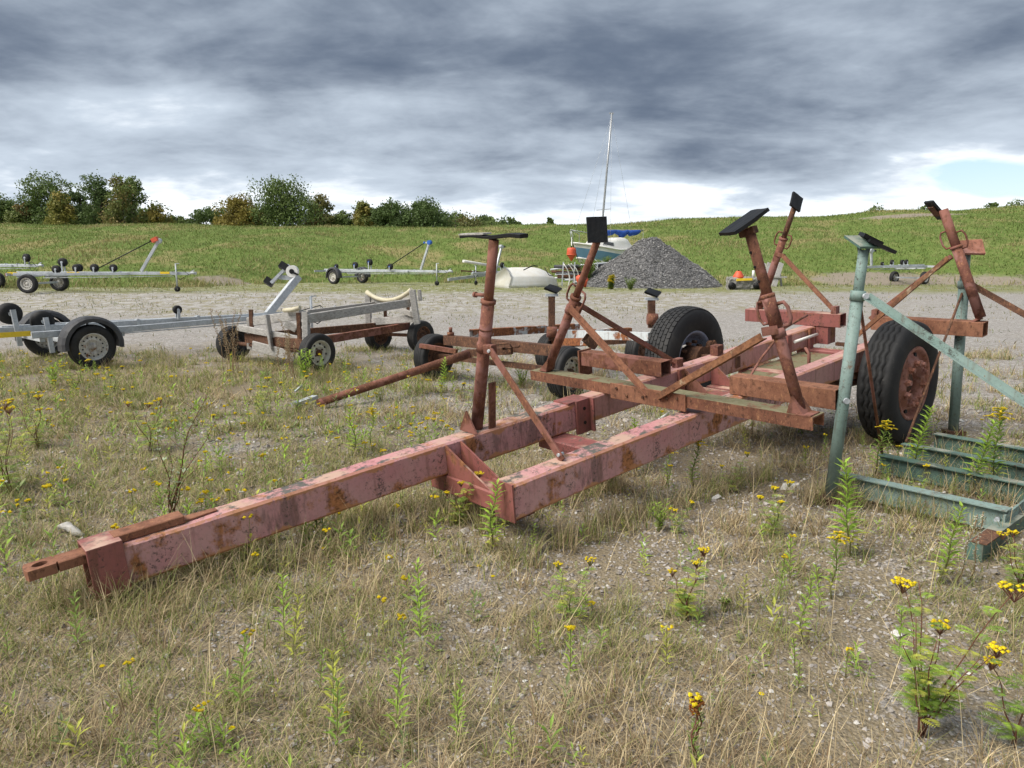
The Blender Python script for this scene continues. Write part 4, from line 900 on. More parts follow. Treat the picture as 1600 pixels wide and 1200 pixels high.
# ------------------------------------------------------------------ galvanised boat trailers
def galv_trailer(label, tail, hitch, axle_t, track, wr, fender=True, winch=None, rollers=(), yellow=(), jockey=True, blue=False, zb=0.0, keel_h=0.42, strap=True, vframe=True, seed=0, wm='rim_white', keel2=0.0):
    """tail and hitch are points on the ground line; axle_t is the share of the length at the axle"""
    tail, hitch = Vector(tail), Vector(hitch); d = (hitch - tail); Ln = d.length; d.normalize(); d.z = 0; d.normalize()
    side = Vector((d.y, -d.x, 0)); up = Vector((0, 0, 1)); gl = lambda s: tail.lerp(hitch, s)
    ac = gl(axle_t); root = thing('boat_trailer', tuple(ac), label, 'boat trailer')
    K = lambda s, a=0.0, h=0.0: gl(s) + side * a + up * (keel_h + h)
    MB().beam(K(0.0), K(1.0, 0, -.02), .07, .10, up, .006).build('keel_beam', M['galv'], root)
    hw = track * .36
    for sg in (1, -1):
        MB().beam(K(axle_t - .10, sg * hw, -.03), K(axle_t + .10, sg * hw, -.03), .06, .09, up, .005).build('side_beam', M['galv'], root)
        if vframe: MB().beam(K(axle_t + .098, sg * hw, -.03), K(min(.86, axle_t + .50), sg * .075, -.03), .055, .085, up, .005).build('side_beam', M['galv'], root)
    for s in (axle_t - .08, axle_t + .08): MB().beam(K(s, -hw, -.10), K(s, hw, -.10), .06, .06, up, .004).build('cross_tube', M['galv_dull'], root)
    MB().beam(ac - side * track * .44 + up * wr, ac + side * track * .44 + up * wr, .06, .06).build('axle', M['galv_dull'], root)
    for sg in (1, -1):
        c = ac + side * sg * track / 2 + up * wr
        wheel(root, c, side * sg if sg * side.y < 0 else -side * sg * -1, wr, wr * .58, wr * .60, 'trailer', wm, seed + sg)
        if fender:
            n = 14; pts = []; v = []; w = wr * .40; Rf = wr * 1.22
            prof = [(-w, -.05), (-w, 0), (-w * .7, .03), (w * .7, .03), (w, 0), (w, -.05), (w * .96, -.05), (w * .94, -.012), (w * .66, .016), (-w * .66, .016), (-w * .94, -.012), (-w * .96, -.05)]
            m = MB(); vv = []
            for i in range(n + 1):
                a = math.radians(-8 + 196 * i / n); dr = d * math.cos(a) + up * math.sin(a)
                vv += [c + up * .02 + side * pw + dr * (Rf + pr) for pw, pr in prof]
            L_ = len(prof); f = [(i * L_ + k, i * L_ + (k + 1) % L_, (i + 1) * L_ + (k + 1) % L_, (i + 1) * L_ + k) for i in range(n) for k in range(L_)] + [tuple(range(L_)), tuple(n * L_ + k for k in range(L_))]
            m.add(vv, f); m.build('mudguard', M['fender'], root)
            MB().beam(c + up * (wr * .4) - side * sg * (wr * .5), c + up * (wr * 1.2) - side * sg * wr * .3, .03, .03).build('mudguard_stay', M['galv_dull'], root)
    for (s, a, h, r) in rollers:
        q = K(s, a, h); rd = side if abs(a) > .01 else side
        m = MB(); m.lathe(q, rd, [(-r * .5, .02), (-r * .5, r * .72), (-r * .36, r), (r * .36, r), (r * .5, r * .72), (r * .5, .02)], 20); ro = m.build('roller', M['rubber_blk'], root)
        MB().tube(q - rd * r * .6, q + rd * r * .6, r * .28, n=10).build('roller_hub', M['galv_dull'] if not blue else M['blueplastic'], ro)
        MB().beam(q + rd * r * .55, K(s, a) + rd * r * .55, .03, .04, d).build('roller_bracket', M['galv'], root)
        if h > r * 1.4: MB().beam(q - rd * r * .55, K(s, a) - rd * r * .55, .03, .04, d).build('roller_bracket', M['galv'], root)
    for (s, a, ln) in yellow:
        MB().beam(K(s, a) - d * ln / 2, K(s, a) + d * ln / 2, .006, .07).build('reflector', M['yellow'], root)
    if winch:
        s, lean, hh = winch; b = K(s, 0, .05); tp = b + d * lean + up * hh
        MB().beam(b, tp, .07, .09, d, .006).build('winch_post', M['galv'], root)
        c = tp + d * .02 + up * .02
        wm_ = MB(); wm_.tube(c - side * .07, c + side * .07, .085, n=18); wm_.build('winch', M['blueplastic'] if blue else M['galv_dull'], root)
        a1 = tp - d * .22 + up * .02; MB().beam(tp, a1, .05, .05).build('bow_arm', M['galv'], root)
        MB().beam(a1 - side * .06, a1 + side * .06, .06, .07).build('bow_stop', M['black'] if not blue else M['blueplastic'], root)
        if strap: MB().path([a1, K(s - .28, 0, .06)], .018, 6).build('winch_strap', M['black'], root)
    if jockey:
        j = gl(.93) + side * .10; m = MB(); m.tube(j + up * .12, j + up * (keel_h + .30), .024, n=10); m.beam(j + up * keel_h - side * .08, j + up * keel_h + side * .02, .05, .06); jo = m.build('jockey_post', M['galv'], root)
        MB().beam(j + up * (keel_h + .30), j + up * (keel_h + .30) + d * .12, .02, .02).build('jockey_handle', M['galv'], root)
        MB().lathe(j + up * .10, side, [(-.03, .02), (-.03, .09), (.03, .09), (.03, .02)], 18).build('jockey_wheel', M['rubber_blk'], root)
    MB().path([K(1.0, 0, -.02), K(1.0, 0, 0) + d * .12, K(1.0, 0, -.02) + d * .22], [.035, .045, .05], 10).build('coupling', M['galv'], root)
    MB().beam(K(1.0, 0, .03) + d * .03, K(1.0, 0, .09) + d * .16, .03, .025).build('coupling_handle', M['galv_dull'], root)
    lb = MB().beam(K(.02, -track * .42, -.04), K(.02, track * .42, -.04), .03, .08).build('light_bar', M['galv'], root)
    for sg in (1, -1): MB().beam(K(.02, sg * track * .34, -.04) - d * .03, K(.02, sg * track * .40, -.04) - d * .03, .04, .09).build('tail_light', M['red'], lb)
    MB().tube(K(axle_t, .02, -.16), K(.9, .02, -.11), .011, n=6).build('brake_rod', M['galv_dull'], root)
    MB().path([K(.9, .05, .04), K(.96, .10, .12), K(1.0, .06, -.05), K(.95, .09, -.22), K(.90, .05, -.06)], .009, 6).build('lighting_cable', M['black'], root)
    MB().path([K(axle_t - .02, hw * .9, -.08), K(axle_t, track * .44, -.16)], .014, 6).build('suspension_arm', M['galv_dull'], root)
    for s_ in (.3, .45, .6, .75): MB().beam(K(s_, -.045, 0), K(s_, .045, 0), .045, .115).build('clamp_plate', M['galv_dull'], root)
    root['_w'] = tuple(tp) if winch else (0, 0, 0)
    return root, K

def fit(u0, v0, Y0, u1, v1, Y1):
    a, b = py(u0, v0, Y0), py(u1, v1, Y1); a.z = hz(a.x, a.y); b.z = hz(b.x, b.y); return a, b

# near left one: axle where the two mudguards stand, coupling behind the timber cart
axc = Vector((-6.55, 10.85, 0)); hd = Vector((.665, .747, 0)); hit = axc + hd * 4.55; tl = axc - hd * 1.9
r_, K_ = galv_trailer('galvanised boat trailer with black mudguards and V bow stop, near left edge', tl, hit, 1.9 / 6.45, 1.90, .305, True, None, [(.55, 0, .17, .07), (.16, -.4, .10, .08)], [(.16, .72, .42)], keel_h=.52, seed=3, wm='rim_white')
for (u, v, Y) in ((15, 490, 10.4), (66, 502, 10.7)):
    q = py(u, v, Y); sd_ = Vector((hd.y, -hd.x, 0))
    ro = MB().lathe(q, sd_, [(-.075, .02), (-.075, .10), (-.05, .15), (.05, .15), (.075, .10), (.075, .02)], 24).build('roller', M['rubber_blk'], r_)
    MB().tube(q - sd_ * .05, q + sd_ * .085, .035, n=10).build('roller_hub', M['galv_dull'], ro)
    MB().beam(q + sd_ * .10 + Vector((.02, 0, .06)), q + sd_ * .10 + Vector((.07, 0, -.45)), .05, .06, hd).build('roller_bracket', M['galv'], r_)
wp0 = K_(.80, 0, .0); wp1 = py(466, 432, wp0.y + .55)
MB().beam(wp0, wp1, .10, .13, hd, .006).build('winch_post', M['galv'], r_)
q = wp1; MB().beam(q + Vector((.02, 0, -.04)), py(436, 433, q.y), .06, .08).build('bow_arm', M['galv'], r_)
MB().beam(py(452, 414, q.y), py(424, 442, q.y - .05), .05, .09, (0, 1, 0)).build('bow_fork', M['galv'], r_)
for (u, v) in ((443, 416), (420, 440)): MB().beam(py(u - 5, v - 3, q.y), py(u + 6, v + 4, q.y), .16, .12, (0, .3, 1)).build('bow_stop', M['black'], r_)
w_ = MB(); c = py(457, 424, q.y - .05); w_.tube(c - Vector((0, .05, 0)), c + Vector((0, .05, 0)), .11, n=20); w_.build('winch_gear', M['white'], r_)
w_ = MB(); w_.tube(c - Vector((0, .062, 0)), c - Vector((0, .04, 0)), .045, n=12); w_.beam(c + Vector((.03, -.06, -.02)), c + Vector((.12, -.07, -.06)), .03, .03); w_.build('winch_drum', M['black'], r_)

a, b = fit(28, 440, 24.2, 298, 455, 24.4)
rl_, _k = galv_trailer('galvanised roller trailer with red winch head parked on the left grass edge', a, b, .15, 1.75, .30, False, (.72, .62, .95), [(.24, -.3, .34, .14), (.26, .3, .12, .13), (.33, -.3, .16, .13), (.37, .25, .16, .12), (.45, 0, .16, .13), (.56, 0, .16, .12)], [(.33, .06, .40), (.86, .045, .3), (.03, .5, .3)], keel_h=.62, seed=11)
k = Vector(rl_['_w'])
MB().beam(k + Vector((-.16, -.06, .02)), k + Vector((.02, -.06, .10)), .17, .13).build('winch_cover', M['orange'], rl_)
a, b = fit(-60, 432, 27.2, 62, 438, 26.0)
galv_trailer('mostly hidden galvanised trailer behind the roller trailer at left edge', a, b, .2, 1.6, .28, False, None, [(.9, .1, .25, .14)], [], False, keel_h=.85, seed=21)
a, b = fit(508, 440, 33.0, 700, 446, 29.5)
galv_trailer('galvanised trailer with blue winch head and blue rollers on far gravel', a, b, .21, 1.75, .30, True, (.80, .45, 1.05), [(.30, .2, .22, .13), (.34, -.4, .34, .14), (.56, 0, .16, .12), (.60, .3, .16, .12), (.15, .3, .16, .10)], [], True, True, keel_h=.58, seed=31)
a, b = fit(806, 440, 33.0, 742, 443, 30.0)
r2, K2 = galv_trailer('second far galvanised trailer with grey winch post left of the dinghy', a, b, .12, 1.7, .28, False, (.52, -.5, 1.0), [(.2, .3, .3, .12)], [(.78, .05, .35)], True, False, keel_h=.50, seed=41, strap=False)
MB().tube(py(724, 408, 31.5), py(790, 419, 34.5), .06, n=10).build('side_pole', M['white'], r2)
MB().beam(py(700, 437, 31.5), py(800, 424, 35.5), .08, .12).build('long_beam', M['galv_dull'], r2)
MB().beam(py(720, 423, 33), py(790, 428, 33.5), .05, .06).build('long_beam', M['rust_dark'], r2)
a, b = fit(1440, 450, 31.5, 1352, 456, 29.5)
galv_trailer('small light galvanised trailer by the bare earth at the foot of the bank', a, b, .25, 1.3, .26, False, (.93, .1, .55), [(.2, .3, .15, .10), (.4, 0, .15, .10), (.5, .2, .15, .10), (.75, 0, .1, .08)], [], False, False, keel_h=.75, seed=51, strap=False)

# ------------------------------------------------------------------ heap of crushed stone
def stones_np(pts, size, rng, tint_a, tint_b, flat=0.7, white=0.06):
    """irregular six-pointed stones; returns v, f, colour"""
    n = len(pts); base = np.array([(1, 0, 0), (-1, 0, 0), (0, 1, 0), (0, -1, 0), (0, 0, 1), (0, 0, -1), (.6, .6, .5), (-.6, -.6, .5)], np.float32)
    tri = np.array([(4, 0, 6), (4, 6, 2), (0, 2, 6), (4, 2, 1), (4, 1, 7), (4, 7, 3), (1, 3, 7), (4, 3, 0), (5, 2, 0), (5, 1, 2), (5, 3, 1), (5, 0, 3)], np.int32)
    v = base[None] * (1 + rng.uniform(-.35, .35, (n, 8, 1))) + rng.uniform(-.18, .18, (n, 8, 3))
    sc_ = size[:, None] * rng.uniform(.65, 1.25, (n, 3)); sc_[:, 2] *= flat; v = v * sc_[:, None, :]
    a = rng.uniform(0, 2 * np.pi, n); tl = rng.uniform(-.5, .5, n); ca, sa = np.cos(a), np.sin(a)
    x = v[:, :, 0] * np.cos(tl)[:, None] + v[:, :, 2] * np.sin(tl)[:, None]; z = -v[:, :, 0] * np.sin(tl)[:, None] + v[:, :, 2] * np.cos(tl)[:, None]; y = v[:, :, 1]
    v = np.stack([x * ca[:, None] - y * sa[:, None], x * sa[:, None] + y * ca[:, None], z], 2) + pts[:, None, :]
    f = (tri[None] + (np.arange(n) * 8)[:, None, None]).reshape(-1, 3)
    k = rng.uniform(0, 1, (n, 1)); c = np.array(tint_a) * (1 - k) + np.array(tint_b) * k
    c = np.where(rng.uniform(0, 1, (n, 1)) < white, np.array((.62, .60, .56)), c)
    return v.reshape(-1, 3), f, np.repeat(c, 8, 0)

def build_heap():
    c = py(1033, 452, 27.0); c.z = hz(c.x, c.y) - 0.02; c = Vector((c.x, c.y + 2.2, c.z))
    root = thing('gravel_heap', tuple(c), 'tall grey heap of crushed stone in front of the sailboat', 'gravel heap')
    rng = np.random.default_rng(4)
    def hh(x, y):
        a = math.atan2(y, x); r = math.hypot(x / (2.88 + .16 * math.sin(3 * a) + .07 * math.sin(7 * a)), y / 2.3)
        r2 = math.hypot((x - 1.2) / 1.4, y / 1.6)
        h = max(2.06 * max(0, 1 - r) ** .92, .75 * max(0, 1 - r2))
        h = 1.98 - (1.98 - h) if h < 1.86 else 1.86 + (h - 1.86) * .4
        return h + (.11 * mnoise.noise((x * 1.3, y * 1.3, 8)) + .06 * mnoise.noise((x * 2.6, y * 2.6, 0)) + .03 * mnoise.noise((x * 6, y * 6, 3))) * min(1, h * 3)
    N = 70; xs = np.linspace(-3.15, 3.15, N); v = [(c.x + x, c.y + y, c.z + hh(x, y) - .05) for y in xs for x in xs]
    f = [(j * N + i, j * N + i + 1, (j + 1) * N + i + 1, (j + 1) * N + i) for j in range(N - 1) for i in range(N - 1) if hh(xs[i], xs[j]) > -.02]
    m = MB(); m.v = [Vector(p) for p in v]; m.f = f; m.sm = [True] * len(f)
    t = NT('crushed_stone'); vv = t.vec('World'); cl = t.sep(t.vor(34, vv, out='Color')); dd = t.vor(34, vv)
    cc = t.ramp(cl[0], [(0, (.10, .10, .102)), (.5, (.21, .205, .205)), (.9, (.30, .295, .29)), (1, (.45, .44, .43))])
    m.build('heap_body', t.out(cc, .95, 0, t.bump(t.math('SUBTRACT', 1.0, dd), .9, .05), .2), root)
    pts = []
    while len(pts) < 15000:
        x, y = rng.uniform(-3.1, 3.1), rng.uniform(-2.8, 1.0); h = hh(x, y)
        if h > .0 or rng.uniform() < .10: pts.append((c.x + x, c.y + y, c.z + max(h, 0) - .045 + .02))
    p = np.array(pts); sz = rng.uniform(.008, .030, len(p)) * np.where(rng.uniform(0, 1, len(p)) < .03, 2.2, 1)
    V, Fc, C = stones_np(p, sz, rng, (.12, .12, .121), (.31, .305, .30), .8, .03)
    o = np_mesh('crushed_stones', V, Fc, M['stone'], C, root); o['kind'] = 'stuff'
build_heap()

# ------------------------------------------------------------------ overturned dinghy
def build_dinghy():
    a, b = py(793, 447, 27.2), py(887, 441, 29.4); a.z = hz(a.x, a.y); b.z = hz(b.x, b.y); a.z = b.z = (a.z + b.z) / 2 + .0
    d = (b - a); Ln = d.length; d.normalize(); s = Vector((-d.y, d.x, 0)); up = Vector((0, 0, 1)); mid = a.lerp(b, .5) + s * .55
    root = thing('dinghy', (mid.x, mid.y, mid.z), 'white dinghy lying upside down left of the gravel heap', 'dinghy')
    # sections from transom to stem, upside down: stepped strakes up to the chine, then a shallow V up to the keel
    S = 20; half_ = [(1.0, 0.0), (1.015, .11), (.995, .12), (1.0, .22), (.975, .235), (.95, .37), (.80, .44), (.50, .58), (.16, .69), (.05, .715)]
    rows = half_ + [(-w, h) for w, h in reversed(half_)]; prof_n = len(rows); V = []
    for i in range(S + 1):
        t = i / S; q = max(0, (t - .40) / .60); hb = .60 * (1 - q ** 2.1) * (.90 + .10 * min(1, t / .3)) + .012; kh = 1 - .62 * max(0, (t - .55) / .45) ** 1.8; ch = 1 - .55 * q ** 2.2
        for (w, h) in rows:
            hh = h * (ch if h < .40 else ch * (1 - (h - .37) / .345) + kh * (h - .37) / .345)
            slope = .36 * (h / .70) * (1 - t * 2.0) if t < .5 else 0
            V.append(a + d * (t * Ln + slope - .12 * (h / .7) * q ** 2) + s * (.55 - hb * w) + up * hh)
    f = [(i * prof_n + k, i * prof_n + k + 1, (i + 1) * prof_n + k + 1, (i + 1) * prof_n + k) for i in range(S) for k in range(prof_n - 1)] + [tuple(range(prof_n))]
    m = MB(); m.add(V, f, True); o = m.build('hull', M['dinghy'], root); 
    md = o.modifiers.new('thick', 'SOLIDIFY'); md.thickness = .02
    g = MB(); g.path([V[i * prof_n] + up * .02 for i in range(S + 1)], .022, 6); g.build('gunwale', M['white'], root)
    k = MB(); k.path([V[i * prof_n + prof_n // 2] + up * .012 for i in range(3, S - 1)], .02, 6); k.build('keel_strip', M['dinghy'], root)
    MB().path([py(818, 422, 27.3), py(826, 418, 27.2), py(834, 415, 27.5), py(840, 416, 27.6)], .02, 6).build('mooring_line', M['black'], root)
    MB().path([py(851, 418, 27.6), py(854, 424, 27.5), py(858, 430, 27.5), py(864, 431, 27.6)], .014, 6).build('mooring_line', M['black'], root)
build_dinghy()

# ------------------------------------------------------------------ sailboat on the bank
def build_sailboat():
    Y0 = 36.0; k = (Y0 * CP) / F * 1.01
    bow = py(893, 381, Y0 - .3); stern = py(992, 386, Y0 + 1.6); base = Vector(((bow.x + stern.x) / 2, Y0 + .6, 0)); base.z = hz(base.x, base.y)
    root = thing('sailboat', tuple(base), 'small white and blue sailboat with bare mast and blue sail cover behind the heap', 'sailboat')
    d = stern - bow; d.z = 0; Ln = d.length; d.normalize(); s = Vector((d.y, -d.x, 0)); up = Vector((0, 0, 1))
    zs = bow.z
    S = 16; rows = [(1.0, 0.0), (.99, -.20), (.95, -.46), (.80, -.70), (.45, -.90), (0, -.96)]
    def half(t): return .95 * (1 - (1 - min(1, t / .55)) ** 2.2) * (1 - .22 * max(0, (t - .6) / .4))
    def sheer(t): return zs + .06 - .34 * min(1, t / .55) + .16 * max(0, (t - .55)) 
    def ring(t, sg): return [bow + d * (t * Ln + .45 * (-h) * (1 - t) ** 2) + s * sg * half(t) * w + up * (sheer(t) - zs + h) for w, h in rows]
    m, ms, mt_ = MB(), MB(), MB()
    for sg in (1, -1):
        V = [p for i in range(S + 1) for p in ring(max(.012, i / S), sg)]; n = len(rows)
        m.add(V, [(i * n + q, i * n + q + 1, (i + 1) * n + q + 1, (i + 1) * n + q) for i in range(S) for q in (1, 2)], True)
        mt_.add(V, [(i * n + q, i * n + q + 1, (i + 1) * n + q + 1, (i + 1) * n + q) for i in range(S) for q in (0,)], True)
        ms.add(V, [(i * n + q, i * n + q + 1, (i + 1) * n + q + 1, (i + 1) * n + q) for i in range(S) for q in (3, 4)], True)
    e1, e2 = ring(1, 1), ring(1, -1); m.add(e1 + e2[::-1], [tuple(range(len(e1) * 2))])
    m.build('hull', M['bluehull'], root); ms.build('hull_bottom', M['white'], root); mt_.build('topside_band', M['white'], root)
    rb = MB()
    for sg in (1, -1): rb.path([ring(max(.012, i / S), sg)[0] + s * sg * .02 for i in range(S + 1)], .045, 6)
    stuff(rb.build('rubbing_strake', M['white'], root))
    st = MB()
    for sg in (1, -1): st.path([ring(max(.012, i / S), sg)[3] + s * sg * .015 for i in range(S + 1)], .04, 6)
    stuff(st.build('waterline_stripe', M['white'], root))
    dk = MB(); L1 = [ring(max(.012, i / S), 1)[0] + up * .02 for i in range(S + 1)]; L2 = [ring(max(.012, i / S), -1)[0] + up * .02 for i in range(S + 1)]
    dk.add(L1 + L2, [(i, i + 1, S + 1 + i + 1, S + 1 + i) for i in range(S)], True); dk.build('deck', M['white'], root)
    # cabin: loft of rounded sections
    cb = MB(); V = []; C_ = 12
    for i in range(C_ + 1):
        t = .25 + .62 * i / C_; hw = half(t) * .74; u = i / C_
        h = (.40 * sstep(0, .22, u) + .12 * sstep(.42, .5, u)) * (1 - .9 * sstep(.78, 1.0, u)) + .05
        for w, hh_ in ((1, 0), (.95, .6), (.82, .92), (.4, 1.0), (-.4, 1.0), (-.82, .92), (-.95, .6), (-1, 0)):
            V.append(bow + d * (t * Ln) + s * hw * w + up * (sheer(t) - zs + .02 + h * hh_))
    cb.add(V, [(i * 8 + q, i * 8 + q + 1, (i + 1) * 8 + q + 1, (i + 1) * 8 + q) for i in range(C_) for q in range(7)] + [tuple(range(8))], True); cb.build('cabin', M['white'], root)
    for t0, t1 in ((.36, .52),):
        for sg in (1, -1):
            q = []
            for t, h in ((t0, .12), (t0 + .02, .27), (t1 - .01, .29), (t1, .14)):
                q.append(bow + d * t * Ln + s * sg * (half(t) * .74 * (.965 - .03 * (h - .12)) + .012) + up * (sheer(t) - zs + .02 + h))
            w = MB().quad(*q, .02).build('window', M['glass'], root)
            MB().path(q + [q[0]], .014, 6).build('window_frame', M['alu'], w)
    for t in (.60, .70): MB().path([bow + d * t * Ln + s * half(t) * .70 + up * (sheer(t) - zs + .08), bow + d * (t - .02) * Ln + s * half(t) * .66 + up * (sheer(t) - zs + .42), bow + d * (t - .05) * Ln + s * half(t) * .5 + up * (sheer(t) - zs + .54)], .016, 6).build('hatch_seam', M['black'], root)
    # mast, boom with blue cover, rigging
    mb = py(939, 372, Y0 + .55); mt = py(956, 177, Y0 + .15); 
    MB().path([mb - up * .5, mb, mb.lerp(mt, .5), mt], [.055, .055, .05, .04], 10).build('mast', M['alu'], root)
    MB().beam(mt - Vector((.12, 0, 0)), mt + Vector((.08, 0, .0)), .05, .06).build('mast_head', M['alu'], root)
    cr_ = mb.lerp(mt, .235); MB().beam(cr_ - s * .55, cr_ + s * .55, .03, .03).build('spreader', M['alu'], root)
    b0, b1 = py(942, 360, Y0 + .6), py(1005, 360, Y0 + 1.7)
    MB().tube(b0, b1, .035, n=8).build('boom', M['alu'], root)
    cv = MB(); pts = []; rs = []
    for i in range(25): t = i / 24; pts.append(b0.lerp(b1, .02 + .92 * t) - up * (.05 + .10 * abs(math.sin(t * 9.4 + .4)) * (1.4 if .45 < t < .72 else .7))); rs.append(.085 + .07 * abs(math.sin(t * 9.4 + .4)) * (1.35 if .45 < t < .72 else .8))
    rs[0] = rs[-1] = .03; cv.path(pts, rs, 10); cv.build('sail_cover', M['bluecloth'], root)
    for p in (bow + up * .1, bow + d * Ln * .98 + up * .1, bow + d * Ln * .42 + s * .9, bow + d * Ln * .42 - s * .9): MB().path([mt - up * .1, p], .005, 4).build('stay', M['galv_dull'], root)
    MB().path([b1, b1 - up * 1.1], .01, 4).build('mainsheet', M['galv_dull'], root)
    # pulpit rails at the bow
    for sg in (1, -1):
        A = bow + d * .05 + up * .1; B = bow + d * .75 + s * sg * .45 + up * .05
        MB().path([B, B + up * .45, A + up * .55 - d * .12, A - d * .05 + up * .5], .018, 6).build('pulpit', M['alu'], root)
        MB().path([A + s * sg * .1, A + up * .5 - d * .1 + s * sg * .05], .018, 6).build('pulpit_leg', M['alu'], root)
    # cradle props and keel under the hull
    kc = bow + d * Ln * .5; g = hz(kc.x, kc.y)
    MB().beam(Vector((kc.x, kc.y, g - .05)) , Vector((kc.x, kc.y, zs - .95)), .25, 1.4, d).build('keel', M['bluehull'], root)
    for t, sg in ((.3, 1), (.75, 1), (.3, -1), (.75, -1)):
        q = bow + d * t * Ln + s * sg * .75; MB().beam(Vector((q.x, q.y, hz(q.x, q.y) - .05)), q - s * sg * .2 + up * (-.55 + sheer(t) - zs), .07, .07, d).build('prop', M['galv_dull'], root)
    return bow
BOW = build_sailboat()

# ------------------------------------------------------------------ buoys, pile of pipes, junk, bench
def buoy(label, c, r, h, tilt, rope=None):
    c = Vector(c); ax = Vector((tilt[0], tilt[1], 1)).normalized()
    root = thing('mooring_buoy', tuple(c), label, 'buoy', 'orange buoys')
    MB().lathe(c, ax, [(-h * .62, .01), (-h * .60, r * .12), (-h * .12, r), (-h * .06, r * 1.04), (h * .30, r * .98), (h * .42, r * .86), (h * .46, r * .5), (h * .47, .01)], 24).build('float_body', M['orange'], root)
    MB().lathe(c, ax, [(-h * .14, r * .98), (-h * .14, r * 1.06), (-h * .05, r * 1.06), (-h * .05, r * .98)], 24).build('rim_band', M['orange'], root)
    MB().tube(c + ax * h * .46, c + ax * h * .60, r * .14, n=8).build('eye', M['black'], root)
    if rope: MB().path([c + ax * h * .58, rope], .02, 6).build('rope', M['white'], root)
buoy('orange buoy hanging at the bow of the sailboat', py(893, 396, 34.6), .215, .58, (0, 0), BOW + Vector((0, -.05, .3)))
p = py(910, 438, 26.8); buoy('orange buoy lying tipped over beside the pink slanted post', (p.x, p.y, max(p.z, hz(p.x, p.y) + .15)), .20, .48, (-.5, -.25))

def build_pipes():
    c = py(900, 440, 30.0); c.z = hz(c.x, c.y)
    root = thing('pipe_pile', tuple(c), 'tangled pile of dark pipes and white hoses behind the dinghy', 'pipe pile')
    rnd = random.Random(5)
    for i in range(12):
        x0 = rnd.uniform(-1.1, .5); z = .12 + .065 * i; p0 = c + Vector((x0, rnd.uniform(-.5, .5), z)); p1 = p0 + Vector((rnd.uniform(1.1, 2.4), rnd.uniform(-.6, .6), rnd.uniform(-.1, .18)))
        MB().tube(p0, p1, rnd.uniform(.035, .07), n=8).build('pipe', M[rnd.choice(['galv_dull', 'rust_dark', 'fender', 'galv_dull'])], root)
    for i in range(6):
        p0 = c + Vector((rnd.uniform(-.5, .8), rnd.uniform(-.75, -.45), .85)); r = rnd.uniform(.10, .19)
        pts = [p0 + Vector((r * math.cos(a), rnd.uniform(-.05, .05), r * .9 * math.sin(a) - .1 * k)) for k, a in enumerate(np.linspace(2.9, -1.3, 9))]
        MB().path(pts, .018, 6).build('hose', M['white'], root)
    for k in range(5):
        x = -.6 + .45 * k; MB().beam(c + Vector((x, -.45, -.05)), c + Vector((x + .06, -.4, .95)), .05, .05, (0, 1, 0)).build('prop', M['galv_dull'], root)
build_pipes()

def build_junk():
    c = py(1158, 458, 26.2); c.z = hz(c.x, c.y)
    root = thing('concrete_block', tuple(c), 'rough grey concrete block with a yellow bar at the foot of the heap', 'concrete block')
    rnd = random.Random(3); m = MB()
    w, h, dp = .98, .42, .5; n = 9; V = []
    g = MB(); g.beam(c + Vector((-w/2, 0, h/2)), c + Vector((w/2, 0, h/2)), dp, h, (0, 0, 1), .05)
    o = g.build('block_body', M['concrete'], root); sb = o.modifiers.new('s', 'SUBSURF'); sb.levels = sb.render_levels = 4; sb.subdivision_type = 'SIMPLE'
    tx = bpy.data.textures.new('lumps', 'CLOUDS'); tx.noise_scale = .16; dm = o.modifiers.new('d', 'DISPLACE'); dm.texture = tx; dm.strength = .16; dm.texture_coords = 'LOCAL'
    MB().beam(c + Vector((-.28, -.31, .34)), c + Vector((.26, -.31, .36)), .06, .08).build('yellow_bar', M['yellow'], root)
    MB().tube(c + Vector((.36, -.1, .40)), c + Vector((.36, -.1, .66)), .045, n=10).build('white_post', M['white'], root)
    for x in (-.42, .45, .55): MB().lathe(c + Vector((x, -.30, .12)), (0, 1, .2), [(-.05, .01), (-.05, .13), (.05, .13), (.05, .01)], 14).build('ring', M['black'], root)
    q = c + Vector((-.14, -.05, .52)); 
    r2 = thing('net_float', tuple(q), 'small orange cone shaped float on top of the concrete block', 'float')
    MB().lathe(q, (0, 0, 1), [(-.13, .01), (-.13, .20), (-.08, .20), (.09, .10), (.12, .07), (.12, .01)], 18).build('float_body', M['orange'], r2)
    MB().tube(q + Vector((0, 0, .12)), q + Vector((0, 0, .16)), .03, n=8).build('eye', M['black'], r2)
build_junk()

def build_bench():
    Y = 29.0; P = lambda u, v, dy=0: py(u, v, Y + dy)
    c = P(1215, 455); c.z = hz(c.x, c.y); root = thing('picnic_table', tuple(c), 'grey wooden picnic table tipped on its end behind the slanted posts', 'picnic table')
    for i in range(4):
        u = 1194 + i * 9.0
        MB().beam(P(u - 17 + 3, 456 - i * .5), P(u, 411, .5), .19, .04, (0, 1, 0)).build('table_board', M['wood'], root)
    MB().beam(P(1188, 432, .3), P(1216, 432, .3), .05, .05).build('batten', M['wood2'], root)
    MB().beam(P(1205, 433, .2), P(1229, 433, .2), .12, .06).build('seat_board', M['wood'], root)
    for u0, u1 in ((1213, 1206), (1217, 1222)): MB().beam(P(u0, 414, .6), P(u1, 456, .5), .06, .09, (0, 1, 0)).build('leg', M['wood2'], root)
build_bench()

